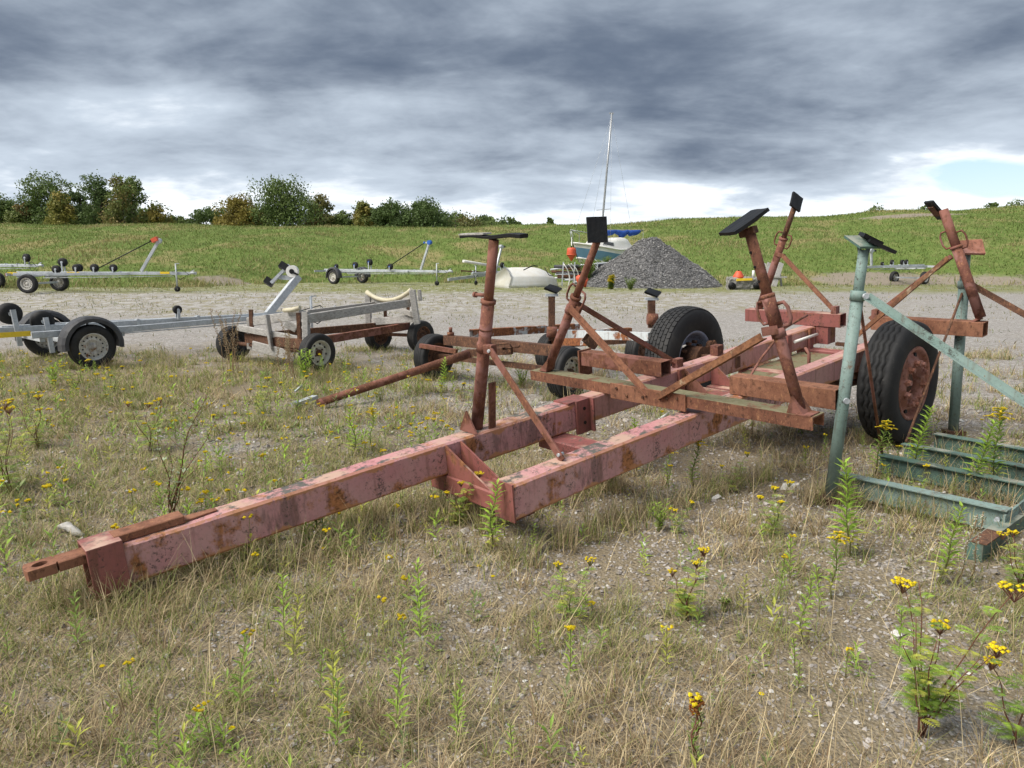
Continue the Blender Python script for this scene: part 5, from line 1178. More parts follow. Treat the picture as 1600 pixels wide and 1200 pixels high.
# ------------------------------------------------------------------ small litter on the ground
def flat_bit(name, u, v, w, h, mt, label, cat, seed):
    c = gp(u, v, 0.012); rnd = random.Random(seed); n = 9; m = MB()
    pr = [(w * (.4 + .12 * rnd.random()) * math.cos(2*math.pi*i/n), h * (.4 + .14 * rnd.random()) * math.sin(2*math.pi*i/n)) for i in range(n)]
    V = [c + Vector((x, y, -.012)) for x, y in pr] + [c + Vector((x * .8, y * .8, .018 + .01 * rnd.random())) for x, y in pr]
    m.add(V, [(i, (i+1) % n, n + (i+1) % n, n + i) for i in range(n)] + [tuple(range(n, 2*n))]); tag(m.build(name, M[mt], None, .003), label, cat)
flat_bit('foam_scrap', 1236, 761, .16, .07, 'white', 'flat white scrap of foam on the gravel left of the green post', 'scrap', 1)
flat_bit('foam_scrap', 1243, 617, .10, .05, 'white', 'tiny white scrap on the gravel beyond the orange bolster', 'scrap', 4)
m = MB(); p0, p1 = gp(92, 823, .03), gp(131, 836, .02)
m.path([p0, p0.lerp(p1, .3) + Vector((0, .01, .015)), p0.lerp(p1, .7), p1], [.012, .026, .022, .008], 8); tag(m.build('driftwood', M['drift']), 'bleached piece of driftwood in the grass above the drawbar eye', 'driftwood')
m = MB(); m.tube(gp(1030, 655, .02), gp(1044, 646, .025), .012, n=8); tag(m.build('pipe_offcut', M['white']), 'short white plastic pipe offcut lying between the pink rails', 'pipe')

# ------------------------------------------------------------------ grass, stones and weeds that nobody could count
RNG = np.random.default_rng(11)
def fbm(x, y, s, seed=0.0):
    return np.array([mnoise.fractal((a * s + seed, b * s - seed, seed), 0.9, 2.0, 3) for a, b in zip(x, y)])

def blades(pos, h, w, lean, bend, tint, rng, tipt=None, seg=3):
    """curved tapering blades; everything is one array per property"""
    n = len(pos); az = rng.uniform(0, 2 * np.pi, n); dx, dy = np.cos(az), np.sin(az); tw = az + np.pi / 2 + rng.uniform(-.6, .6, n); wx, wy = np.cos(tw), np.sin(tw)
    V = np.zeros((n, seg * 2 + 1, 3), np.float32); C = np.zeros((n, seg * 2 + 1, 3), np.float32)
    tipt = tint if tipt is None else tipt
    for k in range(seg + 1):
        t = k / seg; off = (lean * t + bend * t * t) * h; z = h * t * np.sqrt(np.clip(1 - (np.minimum(.95, lean + bend * t)) ** 2 * .8, .05, 1))
        c = pos + np.stack([dx * off, dy * off, z], 1); ww = w * (1 - t) ** .7 if k < seg else 0 * w
        col = tint * (1 - t) + tipt * t
        if k < seg:
            V[:, 2 * k] = c + np.stack([wx * ww, wy * ww, 0 * ww], 1); V[:, 2 * k + 1] = c - np.stack([wx * ww, wy * ww, 0 * ww], 1); C[:, 2 * k] = C[:, 2 * k + 1] = col
        else: V[:, 2 * k] = c; C[:, 2 * k] = col
    m = seg * 2 + 1; tr = []
    for k in range(seg - 1): tr += [(2*k, 2*k+1, 2*k+3), (2*k, 2*k+3, 2*k+2)]
    tr.append((2*seg-2, 2*seg-1, 2*seg)); tr = np.array(tr, np.int32)
    f = (tr[None] + (np.arange(n) * m)[:, None, None]).reshape(-1, 3)
    return V.reshape(-1, 3), f, C.reshape(-1, 3)

def keep_in_view(x, y, m=0.25):
    d = y * CP + HC * SP; return (np.abs(x) < d * (800 / F) + m) & (y > 1.15)

STRAW, TAN, BROWN, GREEN, OLIVE = map(np.array, ((.58, .47, .28), (.42, .32, .185), (.27, .185, .105), (.19, .26, .055), (.34, .35, .105)))
def cover(x, y):
    """0..1 how much grows here: thick on the near left and along the rails, thin on the bare gravel to the right"""
    base = np.where(y < 2.7, .66, np.where(y < 5.2, .40, .30))
    left = np.clip((.2 - x) / 2.0, 0, 1); base = base + left * .42 * (y < 12)
    bare = np.clip((x + .1 - .08 * y) / .9, 0, 1) * np.clip((y - 2.7) / 1.0, 0, 1); base = base * (1 - .55 * bare)
    base = np.where(y > 9.3, base * np.clip(1 - (y - 9.3) / 3.5, 0, 1), base)
    return base

def near_grass():
    out = []
    # tufts in three bands so that the blades stay about a pixel wide
    for (y0, y1, dens, wd, hh) in ((1.15, 3.2, 430, .0015, .115), (3.2, 6.0, 250, .0020, .12), (6.0, 12.5, 115, .0032, .15)):
        area = (y1 - y0) * 2 * (y1 * .75 + .6); n = int(dens * area)
        x = RNG.uniform(-(y1 * .75 + .6), y1 * .75 + .6, n); y = RNG.uniform(y0, y1, n); k = keep_in_view(x, y); x, y = x[k], y[k]
        nz = fbm(x, y, 1.1, 3.0) + .5 * fbm(x, y, 3.2, 8.0); cv = cover(x, y); k = RNG.uniform(0, 1, len(x)) < np.clip(cv + nz * 1.15, .015, 1); x, y, nz = x[k], y[k], nz[k]
        g = fbm(x, y, .8, 20.0) + .55 * fbm(x, y, 2.6, 31.0) + .70 * np.clip((.4 - x) / 2.2, 0, 1) + .14 * (y > 3.2) * (x < 0)
        kind = np.where(g > .22, 2, np.where(g > .02, 1, 0))                 # 0 dry, 1 mixed, 2 green
        nb = RNG.integers(6, 17, len(x)); idx = np.repeat(np.arange(len(x)), nb); m = len(idx)
        rad = RNG.uniform(.01, .06, len(x))[idx] * (1 + .15 * y[idx]); a = RNG.uniform(0, 6.283, m); q = rad * np.sqrt(RNG.uniform(0, 1, m))
        P = np.stack([x[idx] + q * np.cos(a), y[idx] + q * np.sin(a), np.full(m, -.004)], 1)
        if y1 > 11: P[:, 2] += np.array([gz(a_, b_) for a_, b_ in zip(P[:, 0], P[:, 1])])
        h = hh * RNG.uniform(.35, 1.25, m) * RNG.uniform(.6, 1.4, len(x))[idx]; kd = kind[idx]
        h = np.where(kd == 2, h * .8, h)
        lean = RNG.uniform(.05, .75, m); bend = RNG.uniform(0, .75, m)
        u = RNG.uniform(0, 1, (m, 1)); dry = np.where(u < .42, STRAW, np.where(u < .78, TAN, BROWN)); grn = np.where(u < .55, GREEN, OLIVE)
        pick = RNG.uniform(0, 1, (m, 1)); pg = np.choose(kd, [.16, .50, .85])[:, None]
        col = np.where(pick < pg, grn, dry) * RNG.uniform(.7, 1.25, (m, 1)); tip = np.where(pick < pg, col * .6 + STRAW * .3, col * 1.1)
        out.append(blades(P, h, wd * RNG.uniform(.7, 1.5, m), lean, bend, col, RNG, tip))
        # dead blades lying flat: the thatch
        n2 = int(m * .45); i2 = RNG.integers(0, len(x), n2); P2 = np.stack([x[i2] + RNG.normal(0, .09, n2), y[i2] + RNG.normal(0, .09, n2), RNG.uniform(.002, .02, n2)], 1)
        if y1 > 11: P2[:, 2] += np.array([gz(a_, b_) for a_, b_ in zip(P2[:, 0], P2[:, 1])])
        u = RNG.uniform(0, 1, (n2, 1)); c2 = np.where(u < .5, STRAW, np.where(u < .8, TAN, BROWN)) * RNG.uniform(.65, 1.2, (n2, 1))
        h2 = hh * RNG.uniform(.3, 1.0, n2); out.append(blades(P2, h2, wd * .9 * np.ones(n2), RNG.uniform(1.0, 1.25, n2), np.zeros(n2), c2, RNG, None, 2))
    # long dry flowering stalks
    n = 950; y = 1.3 + 7.5 * RNG.uniform(0, 1, n) ** 1.5; x = RNG.uniform(-1, 1, n) * (y * .70 + .3); k = RNG.uniform(0, 1, n) < np.clip(cover(x, y) * 1.2, 0, 1); x, y = x[k], y[k]; n = len(x)
    P = np.stack([x, y, np.zeros(n)], 1); c = np.where(RNG.uniform(0, 1, (n, 1)) < .7, STRAW, TAN) * RNG.uniform(.8, 1.2, (n, 1))
    out.append(blades(P, RNG.uniform(.20, .42, n), np.full(n, .0013) * (1 + y * .12), RNG.uniform(.05, .5, n), RNG.uniform(0, .5, n), c, RNG, c * 1.15))
    # untrodden tufts standing against tyres, posts, rails and beams
    pts = []
    for (px_, py2, rad, cnt) in ((gp(1390, 690).x, gp(1390, 690).y, .28, 34), (gp(1297, 785).x, gp(1297, 785).y, .16, 26), (gp(150, 937).x, gp(150, 937).y, .16, 26), (gp(497, 583).x, gp(497, 583).y, .25, 26), (gp(152, 574).x, gp(152, 574).y, .3, 26), (gp(886, 624).x, gp(886, 624).y, .25, 18), (gp(679, 593).x, gp(679, 593).y, .25, 22), (gp(367, 565).x, gp(367, 565).y, .25, 20)):
        for q in range(cnt): a = RNG.uniform(0, 6.283); pts.append((px_ + rad * RNG.uniform(.5, 1.2) * np.cos(a), py2 + rad * .6 * RNG.uniform(.5, 1.2) * np.sin(a) - .03))
    for (sa, sb, tt) in ((-.1, 3.0, .10), (-.1, 3.0, -.22), (1.6, 4.0, .84), (1.7, 2.9, .3)):
        for q in range(int(46 * (sb - sa))): w_ = W(RNG.uniform(sa, sb), tt + RNG.normal(0, .07), 0); pts.append((w_.x, w_.y))
    for q in range(120): k_ = RNG.integers(0, 4); o_ = [(2.11, 4.60), (2.62, 5.10), (2.95, 5.42), (3.37, 5.74)][k_]; e_ = RNG.uniform(0, .95 if k_ == 0 else 1.6); pts.append((o_[0] + .62 * e_ - .05 + RNG.normal(0, .03), o_[1] - .785 * e_ - .08 + RNG.normal(0, .03)))
    pts = np.array(pts); nb = RNG.integers(10, 24, len(pts)); idx = np.repeat(np.arange(len(pts)), nb); m = len(idx); P = np.concatenate([pts[idx] + RNG.normal(0, .025, (m, 2)), np.zeros((m, 1))], 1)
    u = RNG.uniform(0, 1, (m, 1)); tg = RNG.uniform(0, 1, len(pts))[idx][:, None]; col = np.where(u < tg * .75, np.where(u < .3, GREEN, OLIVE), np.where(u > .6, STRAW, TAN)) * RNG.uniform(.7, 1.2, (m, 1))
    out.append(blades(P, RNG.uniform(.06, .24, m), np.full(m, .0021), RNG.uniform(.05, .6, m), RNG.uniform(0, .7, m), col, RNG, col * .7 + STRAW * .25))
    o = 0; V, Fc, C = [], [], []
    for v, f, c in out: V.append(v); Fc.append(f + o); C.append(c); o += len(v)
    ob = np_mesh('dry_grass', np.concatenate(V), np.concatenate(Fc), M['blade'], np.concatenate(C)); ob['kind'] = 'stuff'
    tag(ob, 'dry straw and green grass growing through the gravel', 'grass')
near_grass()

def near_stones():
    P, S = [], []
    for (y0, y1, dens, s0, s1) in ((1.15, 2.6, 3000, .003, .011), (2.6, 4.6, 1500, .005, .014), (4.6, 8.0, 420, .008, .018)):
        area = (y1 - y0) * 2 * (y1 * .75 + .3); n = int(dens * area); x = RNG.uniform(-(y1 * .75 + .3), y1 * .75 + .3, n); y = RNG.uniform(y0, y1, n); k = keep_in_view(x, y, .05); x, y = x[k], y[k]
        k = RNG.uniform(0, 1, len(x)) < np.clip(1.1 - cover(x, y) * .7, .25, 1); x, y = x[k], y[k]
        s = s0 + (s1 - s0) * RNG.uniform(0, 1, len(x)) ** 2.2; s = s * np.where(RNG.uniform(0, 1, len(x)) < .012, 2.1, 1)
        P.append(np.stack([x, y, s * .15], 1)); S.append(s)
    P, S = np.concatenate(P), np.concatenate(S); V, Fc, C = stones_np(P, S, RNG, (.20, .175, .155), (.47, .43, .395), .7, .07)
    ob = np_mesh('loose_gravel', V, Fc, M['stone'], C); ob['kind'] = 'stuff'; tag(ob, 'loose grey and pinkish gravel stones on the yard', 'gravel')
near_stones()

def bank_grass():
    n = 150000; y = 27.5 + 25 * RNG.uniform(0, 1, n) ** .9; x = RNG.uniform(-1, 1, n) * (y * .73 + 1); ft = np.array([bank_foot(a) for a in x]); k = y > ft - .3; x, y, ft = x[k], y[k], ft[k]
    bare = np.zeros(len(x), bool)
    for (cx, cy, rx, ry) in ((-11.9, 31.2, 1.4, .9), (17.5, 31.5, 5.0, 1.8), (24.5, 46.5, 3.2, .6)): bare |= (((x - cx) / rx) ** 2 + ((y - cy) / ry) ** 2 < 1) & (RNG.uniform(0, 1, len(x)) < .85)
    x, y, ft = x[~bare], y[~bare], ft[~bare]; n = len(x); z = np.array([hz(a, b) for a, b in zip(x, y)]) - .02
    g = fbm(x, y, .22, 5.0) + .6 * fbm(x, y, .8, 9.0); foot = np.clip(1 - (y - ft) / 2.5, 0, 1) * np.clip(.2 + fbm(x, y, .3, 14.0) * 1.3 + .55 * (x < -9), 0, 1)
    u = RNG.uniform(0, 1, (n, 1)); gr = np.where(u < .6, np.array((.155, .21, .055)), np.array((.215, .25, .075))); dr = np.where(u < .5, np.array((.36, .31, .15)), np.array((.28, .26, .10)))
    pd = np.clip(.06 + np.clip(g - .12, 0, 1) * 1.6 + foot * .8, .03, .92)[:, None]; col = np.where(RNG.uniform(0, 1, (n, 1)) < pd, dr, gr) * RNG.uniform(.75, 1.25, (n, 1))
    h = RNG.uniform(.06, .20, n) * (1 + 1.6 * foot) * (1 + .5 * np.clip(g, 0, 1)); V, Fc, C = blades(np.stack([x, y, z], 1), h, np.full(n, .016), RNG.uniform(.1, .7, n), RNG.uniform(0, .6, n), col, RNG, col * 1.15, 2)
    ob = np_mesh('bank_grass', V, Fc, M['blade'], C); ob['kind'] = 'stuff'; tag(ob, 'rough green grass covering the long bank', 'grass')
    # thin straw and green on the pale strip of yard before the bank
    n = 26000; y = RNG.uniform(12, 30, n); x = RNG.uniform(-1, 1, n) * (y * .72 + 1); q = fbm(x, y * 1.7, .5, 40.0) + .5 * fbm(x, y * 1.6, 1.5, 44.0)
    foot = np.clip((y - np.array([bank_foot(a) for a in x]) + 4) / 4, 0, 1); k = (q + .8 * foot + .12 * (x < 0) - .22 * (y < 16) > .12) & (y < np.array([bank_foot(a) for a in x]) + .5); x, y, foot = x[k], y[k], foot[k]; n = len(x)
    z = np.array([gz(a, b) for a, b in zip(x, y)]) - .01; u = RNG.uniform(0, 1, (n, 1)); col = np.where(u < .45, np.array((.14, .17, .045)), np.where(u < .8, np.array((.36, .30, .16)), np.array((.22, .19, .08)))) * RNG.uniform(.8, 1.2, (n, 1))
    V, Fc, C = blades(np.stack([x, y, z], 1), RNG.uniform(.03, .12, n) * (1 + foot * 1.2), np.full(n, .009), RNG.uniform(.1, .9, n), RNG.uniform(0, .6, n), col, RNG, None, 2)
    ob = np_mesh('sparse_grass', V, Fc, M['blade'], C); ob['kind'] = 'stuff'; tag(ob, 'sparse low grass streaking the pale gravel before the bank', 'grass')
bank_grass()

# ------------------------------------------------------------------ weeds
class Plant:
    def __init__(s, seed): s.r = random.Random(seed); s.stem = MB(); s.lv = []; s.lf = []; s.lc = []; s.fv = []; s.ff = []; s.fc = []
    def leaf(s, p, d, ln, w, col, droop=.3, fold=.15):
        p, d = Vector(p), Vector(d).normalized(); x = d.cross(Vector((0, 0, 1)))
        x = x.normalized() if x.length > .05 else Vector((1, 0, 0)); n = x.cross(d); o = len(s.lv)
        a = p + d * ln * .45 - Vector((0, 0, droop * ln * .12)); e = p + d * ln - Vector((0, 0, droop * ln * .5))
        s.lv += [p, a + x * w / 2 + n * fold * w, a, a - x * w / 2 + n * fold * w, e]; s.lf += [(o, o + 2, o + 1), (o, o + 3, o + 2), (o + 1, o + 2, o + 4), (o + 2, o + 3, o + 4)]
        k = s.r.uniform(.75, 1.25); c = [q * k for q in col]; s.lc += [c] * 4 + [[q * 1.15 for q in c]]
    def dot(s, p, r, col):
        p = Vector(p); o = len(s.fv); s.fv += [p + Vector(q) * r for q in ((1, 0, .1), (-.5, .87, 0), (-.5, -.87, 0), (0, 0, .7), (0, 0, -.8))]
        s.ff += [(o, o + 1, o + 3), (o + 1, o + 2, o + 3), (o + 2, o, o + 3), (o + 1, o, o + 4), (o + 2, o + 1, o + 4), (o, o + 2, o + 4)]
        k = s.r.uniform(.8, 1.15); s.fc += [[q * k for q in col]] * 5
    def pinnate(s, p, d, ln, col, n=8, w=.3):
        n = 13 if ln > .07 else n
        p, d = Vector(p), Vector(d).normalized(); x = d.cross(Vector((0, 0, 1))); x = x.normalized() if x.length > .05 else Vector((1, 0, 0))
        for i in range(n):
            t = .15 + .8 * i / (n - 1); q = p + d * ln * t - Vector((0, 0, .35 * ln * t * t)); l = ln * w * math.sin(math.pi * (.15 + .75 * t)) + .004
            for sg in (1, -1): s.leaf(q, x * sg + d * .55, l, l * (.12 if n > 10 else .24), col, .3, .05)
        s.leaf(p + d * ln * .85 - Vector((0, 0, .25 * ln)), d, ln * .2, ln * .07, col)
    def build(s, name, loc, label, cat, group, stem_m):
        root = thing(name, tuple(loc), label, cat, group)
        s.stem.build('stem', stem_m, root)
        if s.lv: lo = np_mesh('leaves', np.array([tuple(p) for p in s.lv]), np.array(s.lf), M['leaf'], np.array(s.lc), root); lo['kind'] = 'stuff'
        if s.fv: fo = np_mesh('flowers', np.array([tuple(p) for p in s.fv]), np.array(s.ff), M['petal'], np.array(s.fc), root); fo['kind'] = 'stuff'
        return root

M['stem_red'] = m_plain('reddish_stem', (.13, .045, .03), (.16, .075, .035), .8, dirt=.2); M['stem_grn'] = m_plain('green_stem', (.15, .17, .05), (.17, .14, .05), .8, dirt=.2); M['stem_dry'] = m_plain('dry_stem', (.30, .21, .11), (.22, .14, .075), .85, dirt=.2)
BRIGHT, MIDG, DULL, YELG, SILV = (.34, .50, .07), (.24, .36, .065), (.21, .265, .10), (.47, .49, .09), (.42, .49, .33)
YEL, GOLD, WHT = (.80, .62, .02), (.60, .44, .04), (.72, .70, .62)

def curve(p, h, lean, r, n=7):
    a = r.uniform(0, 6.28); p = Vector(p); return [p + Vector((lean[0] * h * (i / n) ** 1.4 + .012 * math.sin(i * 1.3 + a), lean[1] * h * (i / n) ** 1.4 + .012 * math.cos(i + a), h * i / n)) for i in range(n + 1)]

def weed(kind, u, v, hpx, label, seed, lean=(0, 0), group=None, z=0.0, col=None, stems=None, dens=1.0, Y=None):
    p = gp(u, v, z) if Y is None else py(u, v, Y); dist = p.y * CP + HC * SP; h = hpx * dist / F / .98; P = Plant(seed); r = P.r; k = h / .35
    spiral = 2.4
    if kind in ('goldenrod', 'willowherb'):
        ns = stems or 1
        for q in range(ns):
            b = p + Vector((r.uniform(-.05, .05), r.uniform(-.05, .05), 0)) * (ns > 1) * k; hh = h * (1 if q == 0 else r.uniform(.55, .95)); ln_ = (lean[0] + r.uniform(-.12, .12), lean[1] + r.uniform(-.12, .12)); c = curve(b, hh, ln_, r)
            P.stem.path(c, [.0035 * min(1.4, k + .3) * (1 - .6 * i / 7) for i in range(8)], 5)
            m = int(52 * dens * max(.7, hh / .3)); cc = col or (BRIGHT if kind == 'willowherb' else MIDG)
            for i in range(m):
                t = .12 + .86 * i / m; pos = c[min(6, int(t * 7))].lerp(c[min(7, int(t * 7) + 1)], t * 7 - int(t * 7)); a = i * spiral; up = .25 + .75 * t
                ln = hh * (.20 if kind == 'goldenrod' else .23) * (1.15 - .55 * t) * r.uniform(.75, 1.1) * (1 if t > .2 else .6); P.leaf(pos, (math.cos(a), math.sin(a), up), ln, ln * .24, cc if t > .25 else YELG, .5)
            if kind == 'goldenrod':
                tp = c[-1]
                for j in range(11):
                    a = j * spiral; L = hh * .17 * (1 - j / 16); q0 = tp - Vector((0, 0, hh * .16 * (1 - j / 11))); d = Vector((math.cos(a), math.sin(a), .55))
                    for i in range(12): t = i / 11; P.dot(q0 + d * L * t + Vector((r.uniform(-.004, .004), r.uniform(-.004, .004), -.5 * L * t * t + .004)), .0058 * min(1.3, k), GOLD if r.random() < .45 else YEL)
    elif kind in ('tansy', 'ragwort'):
        ns = stems or r.randint(2, 4)
        for q in range(ns):
            a0 = 6.28 * q / ns + r.uniform(-.4, .4); sp = r.uniform(.1, .5) if ns > 1 else .05; hh = h * (1 if q == 0 else r.uniform(.6, 1)); c = curve(p, hh, (lean[0] + sp * math.cos(a0), lean[1] + sp * math.sin(a0)), r)
            P.stem.path(c, [.0026 * min(1.2, k + .3) * (1 - .6 * i / 7) for i in range(8)], 5)
            m = int((13 if kind == 'tansy' else 14) * dens)
            for i in range(m):
                t = (.06 if ns < 8 else .22) + (.84 if ns < 8 else .72) * i / m; pos = c[min(6, int(t * 7))].lerp(c[min(7, int(t * 7) + 1)], t * 7 - int(t * 7)); a = i * spiral + q; ln = hh * r.uniform(.18, .30) * (1.1 - .5 * t) * (.72 if ns > 7 else 1)
                P.pinnate(pos, (math.cos(a), math.sin(a), .55), ln, (col or (MIDG if r.random() < .55 else (YELG if r.random() < .7 else BRIGHT))), 8 if kind == 'tansy' else 6, .40)
            tp = c[-1]; nf = r.randint(13, 24)
            if r.random() < (.8 if ns < 8 else .3) or q == 0:
                for j in range(nf):
                    a = r.uniform(0, 6.28); q_ = hh * .085 * math.sqrt(r.random()); f = tp + Vector((q_ * math.cos(a), q_ * math.sin(a), .01 + r.uniform(-.004, .006)))
                    P.stem.path([tp - Vector((0, 0, hh * .07)), f], .0012, 3, False); P.dot(f, .0072 * min(1.2, max(.8, k)), YEL if kind == 'ragwort' or r.random() < .75 else GOLD)
    elif kind == 'mugwort':
        for q in range(stems or 6):
            a0 = 6.28 * q / 6 + r.uniform(-.4, .4); sp = r.uniform(.12, .55); hh = h * r.uniform(.45, 1) if q else h; sp = .12 if q == 0 else sp
            c = curve(p, hh, (lean[0] + sp * math.cos(a0), lean[1] + sp * math.sin(a0)), r); P.stem.path(c, [.0045 * (1 - .75 * i / 7) * (1 if q else 1.4) for i in range(8)], 5)
            for i in range(int(20 * dens)):
                t = .2 + .78 * i / 20 / dens; pos = c[min(6, int(t * 7))].lerp(c[min(7, int(t * 7) + 1)], t * 7 - int(t * 7)); a = i * spiral; d = Vector((math.cos(a), math.sin(a), .7)); ln = hh * .10 * r.uniform(.6, 1.2) * (1.15 - .6 * t)
                cc = SILV if r.random() < .28 else (DULL if r.random() < .6 else MIDG)
                for w_ in (-.6, 0, .6): P.leaf(pos, Matrix.Rotation(w_, 3, 'Z') @ d, ln * (1 - .25 * abs(w_)), ln * .26, cc, .3)
                if t > .45 and q == 0: e = pos + d * hh * .14; P.stem.path([pos, e], .0013, 3, False); [P.leaf(pos.lerp(e, g), Matrix.Rotation(g * 9, 3, 'Z') @ d, .022, .006, DULL) for g in (.3, .5, .7, .85, 1)]
    elif kind == 'dead':
        for q in range(stems or 9):
            a0 = r.uniform(0, 6.28); sp = r.uniform(.05, .35); hh = h * r.uniform(.55, 1); c = curve(p + Vector((r.uniform(-.1, .1), r.uniform(-.1, .1), 0)), hh, (lean[0] + sp * math.cos(a0), lean[1] + sp * math.sin(a0)), r); P.stem.path(c, [.003 * (1 - .7 * i / 7) + .0015 for i in range(8)], 4)
            for i in range(46):
                t = .45 + .55 * i / 46; pos = c[min(6, int(t * 7))].lerp(c[min(7, int(t * 7) + 1)], min(1, t * 7 - int(t * 7))); P.dot(pos + Vector((r.uniform(-.02, .02), r.uniform(-.02, .02), r.uniform(-.01, .01))), .009, (.42, .33, .21) if r.random() < .7 else (.3, .2, .11))
    elif kind == 'bush':
        for q in range(stems or 8):
            a0 = 6.28 * q / 8; sp = r.uniform(.15, .5); hh = h * r.uniform(.65, 1); c = curve(p, hh, (sp * math.cos(a0), sp * math.sin(a0)), r); P.stem.path(c, [.003] * 8, 4)
            for i in range(22): t = .1 + .88 * i / 22; pos = c[min(6, int(t * 7))].lerp(c[min(7, int(t * 7) + 1)], t * 7 - int(t * 7)); a = i * spiral; ln = hh * .26 * r.uniform(.7, 1.1); P.leaf(pos, (math.cos(a), math.sin(a), .8), ln, ln * .20, col or BRIGHT, .4)
    elif kind == 'seedhead':
        for q in range(3):
            c = curve(p + Vector((r.uniform(-.02, .02), r.uniform(-.02, .02), 0)), h * r.uniform(.85, 1), (lean[0] + r.uniform(-.08, .08), lean[1]), r); P.stem.path(c, [.0026] * 8, 5)
            for i in range(26): t = .05 + .8 * i / 26; pos = c[min(6, int(t * 7))].lerp(c[min(7, int(t * 7) + 1)], t * 7 - int(t * 7)); a = i * spiral; P.leaf(pos, (math.cos(a), math.sin(a), 1.0), .026, .007, MIDG)
            for i in range(34): a = r.uniform(0, 6.28); q_ = h * .07 * math.sqrt(r.random()); f = c[-1] + Vector((q_ * math.cos(a), q_ * math.sin(a), r.uniform(-.02, .012))); P.dot(f, .006, (.24, .085, .02) if r.random() < .72 else ((.34, .17, .05) if r.random() < .5 else YEL))
            for i in range(3): a = r.uniform(0, 6.28); P.dot(c[-1] + Vector((.014 * math.cos(a), .014 * math.sin(a), .016)), .009, YEL)
    elif kind == 'spike':
        for q in range(stems or 2):
            c = curve(p + Vector((r.uniform(-.05, .05), r.uniform(-.03, .03), 0)), h * r.uniform(.8, 1), (lean[0] + r.uniform(-.15, .15), 0), r); P.stem.path(c, [.0026] * 8, 5)
            for i in range(60): t = .25 + .74 * i / 60; pos = c[min(6, int(t * 7))].lerp(c[min(7, int(t * 7) + 1)], t * 7 - int(t * 7)); a = r.uniform(0, 6.28); (P.dot(pos + Vector((.008 * math.cos(a), .008 * math.sin(a), 0)), .0055, (.62, .58, .46)) if r.random() < .75 else P.leaf(pos, (math.cos(a), math.sin(a), .9), .035, .011, SILV))
    names = dict(goldenrod='goldenrod_plant', willowherb='leafy_weed', tansy='tansy_plant', ragwort='ragwort_plant', mugwort='mugwort_plant', dead='dry_dock', bush='leafy_weed', seedhead='seed_head_weed', spike='spike_weed')
    cats = dict(goldenrod='goldenrod', willowherb='weed', tansy='tansy', ragwort='ragwort', mugwort='mugwort', dead='dry weed', bush='weed', seedhead='weed', spike='weed')
    P.build(names[kind], p, label, cats[kind], group, M['stem_red' if kind in ('mugwort', 'tansy', 'seedhead') else ('stem_dry' if kind in ('dead', 'spike') else 'stem_grn')])

